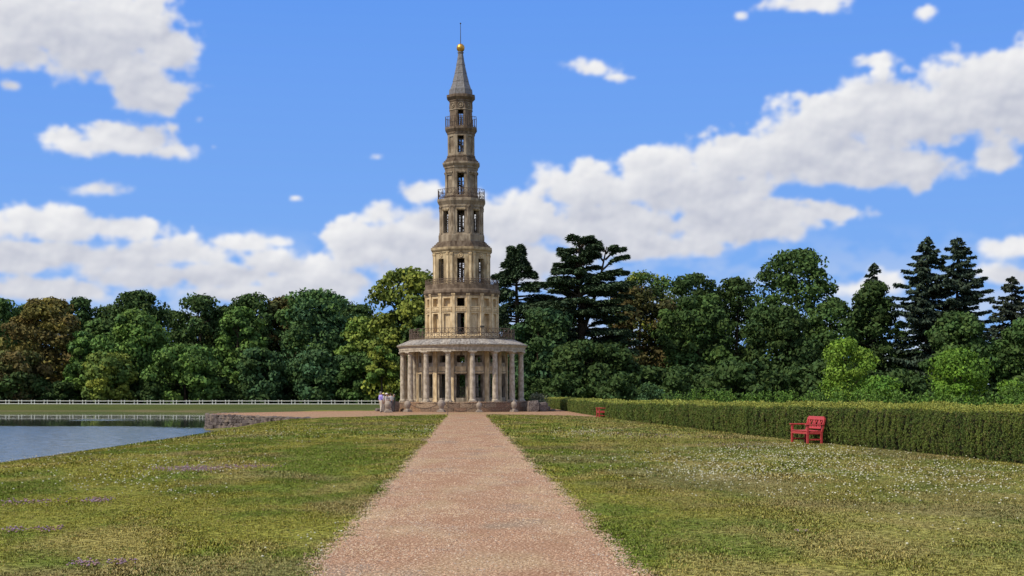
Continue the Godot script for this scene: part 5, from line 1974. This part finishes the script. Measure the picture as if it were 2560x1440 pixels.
func make_grass() -> void:
	var spots: Array = [[], [], []]
	var tints: Array = [[], [], []]
	var r := RandomNumberGenerator.new()
	r.seed = 71
	var bands := [[12.0, 30.0, 430.0, 0.75], [30.0, 55.0, 130.0, 1.15], [55.0, 113.0, 26.0, 2.0]]
	for q in bands:
		var d: float = q[0]
		while d < q[1]:
			var step := 0.25
			var x0 := maxf(-0.40 * d - 0.6, -18.8)
			var x1 := minf(0.40 * d + 0.6, 13.6)
			var count := int((x1 - x0) * step * q[2])
			for k in count:
				var x := r.randf_range(x0, x1)
				var dd := d + r.randf() * step
				if not on_lawn(x, dd): continue
				var u := absf(x - path_mid(dd)) - 1.55
				var lush := n_mid.get_noise_2d(x * 0.8, dd * 0.5)
				if lush < -0.25 and r.randf() < 0.5: continue
				var s: float = q[3] * r.randf_range(0.55, 1.15) * (1.0 + 0.7 * maxf(0.0, lush))
				if u < 0.35 and r.randf() < 0.4: s *= 1.35
				var c := lawn_colour(x, dd)
				c = vary(c, r, 0.28)
				if r.randf() < 0.12: c = Color(0.36, 0.30, 0.13)
				elif r.randf() < 0.10: c = Color(0.10, 0.165, 0.03)
				var kind := r.randi() % 3
				var hgt := s * r.randf_range(0.7, 1.2)
				spots[kind].append(Transform3D(Basis(Vector3.UP, r.randf() * TAU).scaled(Vector3(s, hgt, s)), Vector3(x, ground_y(x, dd) - 0.004, -dd)))
				tints[kind].append(c * 1.1)
			d += step
	var shapes := [tuft_mesh(9, 0.026, 0.055, 1), tuft_mesh(8, 0.036, 0.06, 2), tuft_mesh(10, 0.020, 0.075, 3)]
	var said := ["short mown grass blades on the lawn", "taller grass tufts scattered on the lawn", "flat spreading grass and clover leaves on the lawn"]
	for i in 3:
		var sp: Array[Transform3D] = []
		sp.assign(spots[i])
		scatter("grass", shapes[i], mats["grass"], sp, PackedColorArray(tints[i]), said[i])
	# white clover heads, thick on the right-hand lawn
	var st := new_st()
	lathe(st, [[0.0, 0.0], [0.7, 0.25], [1.0, 0.7], [0.75, 1.2], [0.0, 1.45]], 6)
	var head := st.commit()
	var fs: Array[Transform3D] = []
	var ft := PackedColorArray()
	var patches := [[6.5, 36.0, 4.2, 8.0, 900], [9.0, 31.0, 4.0, 5.0, 420], [4.4, 31.0, 1.6, 4.0, 260], [8.5, 44.0, 3.0, 6.0, 300], [3.2, 62.0, 2.0, 8.0, 160], [-3.9, 68.0, 1.8, 12.0, 130], [-7.6, 28.5, 1.5, 3.0, 70], [-8.0, 34.0, 2.5, 6.0, 130], [-6.0, 25.5, 1.8, 2.0, 40], [6.4, 24.5, 2.6, 2.6, 120], [8.4, 27.0, 2.0, 3.0, 100], [-9.5, 60.0, 4.0, 14.0, 140], [5.5, 19.0, 2.0, 3.0, 30], [-2.2, 17.0, 0.5, 2.5, 22], [-12.0, 40.0, 4.0, 14.0, 150]]
	for p in patches:
		for k in p[4]:
			var x: float = p[0] + r.randfn(0.0, 0.5) * p[2]
			var d: float = p[1] + r.randfn(0.0, 0.5) * p[3]
			if d < 12.0 or not on_lawn(x, d): continue
			var s := r.randf_range(0.008, 0.016) * (1.0 + d / 110.0)
			fs.append(Transform3D(Basis(Vector3(1, 0, 0), r.randf_range(-0.3, 0.3)).scaled(Vector3.ONE * s), Vector3(x, ground_y(x, d) + r.randf_range(0.03, 0.07), -d)))
			var c := Color(0.62, 0.61, 0.46)
			ft.append(c * r.randf_range(0.7, 1.1))
	scatter("clover_flowers", head, mats["petal"], fs, ft, "small white clover heads dotted over the lawn")
	# thyme in low purple mats
	var ps: Array[Transform3D] = []
	var pt := PackedColorArray()
	var mats_ := [[-7.35, 33.0, 0.9, 1.2, 1100], [-6.5, 34.0, 1.0, 0.9, 420], [-6.75, 23.4, 0.28, 0.4, 260], [-7.75, 23.0, 0.5, 0.6, 260], [-6.3, 18.4, 0.2, 0.25, 130], [-5.95, 18.45, 0.2, 0.2, 110], [-4.35, 14.75, 0.2, 0.22, 150], [-4.05, 14.9, 0.16, 0.18, 90], [3.6, 18.2, 0.06, 0.06, 14], [3.72, 18.3, 0.05, 0.05, 12], [7.2, 47.0, 1.4, 1.6, 180], [6.0, 58.0, 2.0, 4.0, 260]]
	for p in mats_:
		for k in int(p[4] * 0.4):
			var x: float = p[0] + r.randfn(0.0, 0.5) * p[2]
			var d: float = p[1] + r.randfn(0.0, 0.5) * p[3]
			if d < 12.0 or not on_lawn(x, d): continue
			var s := r.randf_range(0.007, 0.014) * (1.0 + d / 110.0)
			ps.append(Transform3D(Basis(Vector3(1, 0, 0), r.randf_range(-0.4, 0.4)).scaled(Vector3.ONE * s), Vector3(x, ground_y(x, d) + r.randf_range(0.02, 0.06), -d)))
			var c := Color(0.30, 0.215, 0.35).lerp(Color(0.33, 0.21, 0.16), clampf(r.randf() * 1.3, 0.0, 1.0))
			pt.append(c * r.randf_range(0.7, 1.15))
	scatter("thyme_flowers", head, mats["petal"], ps, pt, "low mats of purple thyme flowers in the lawn")
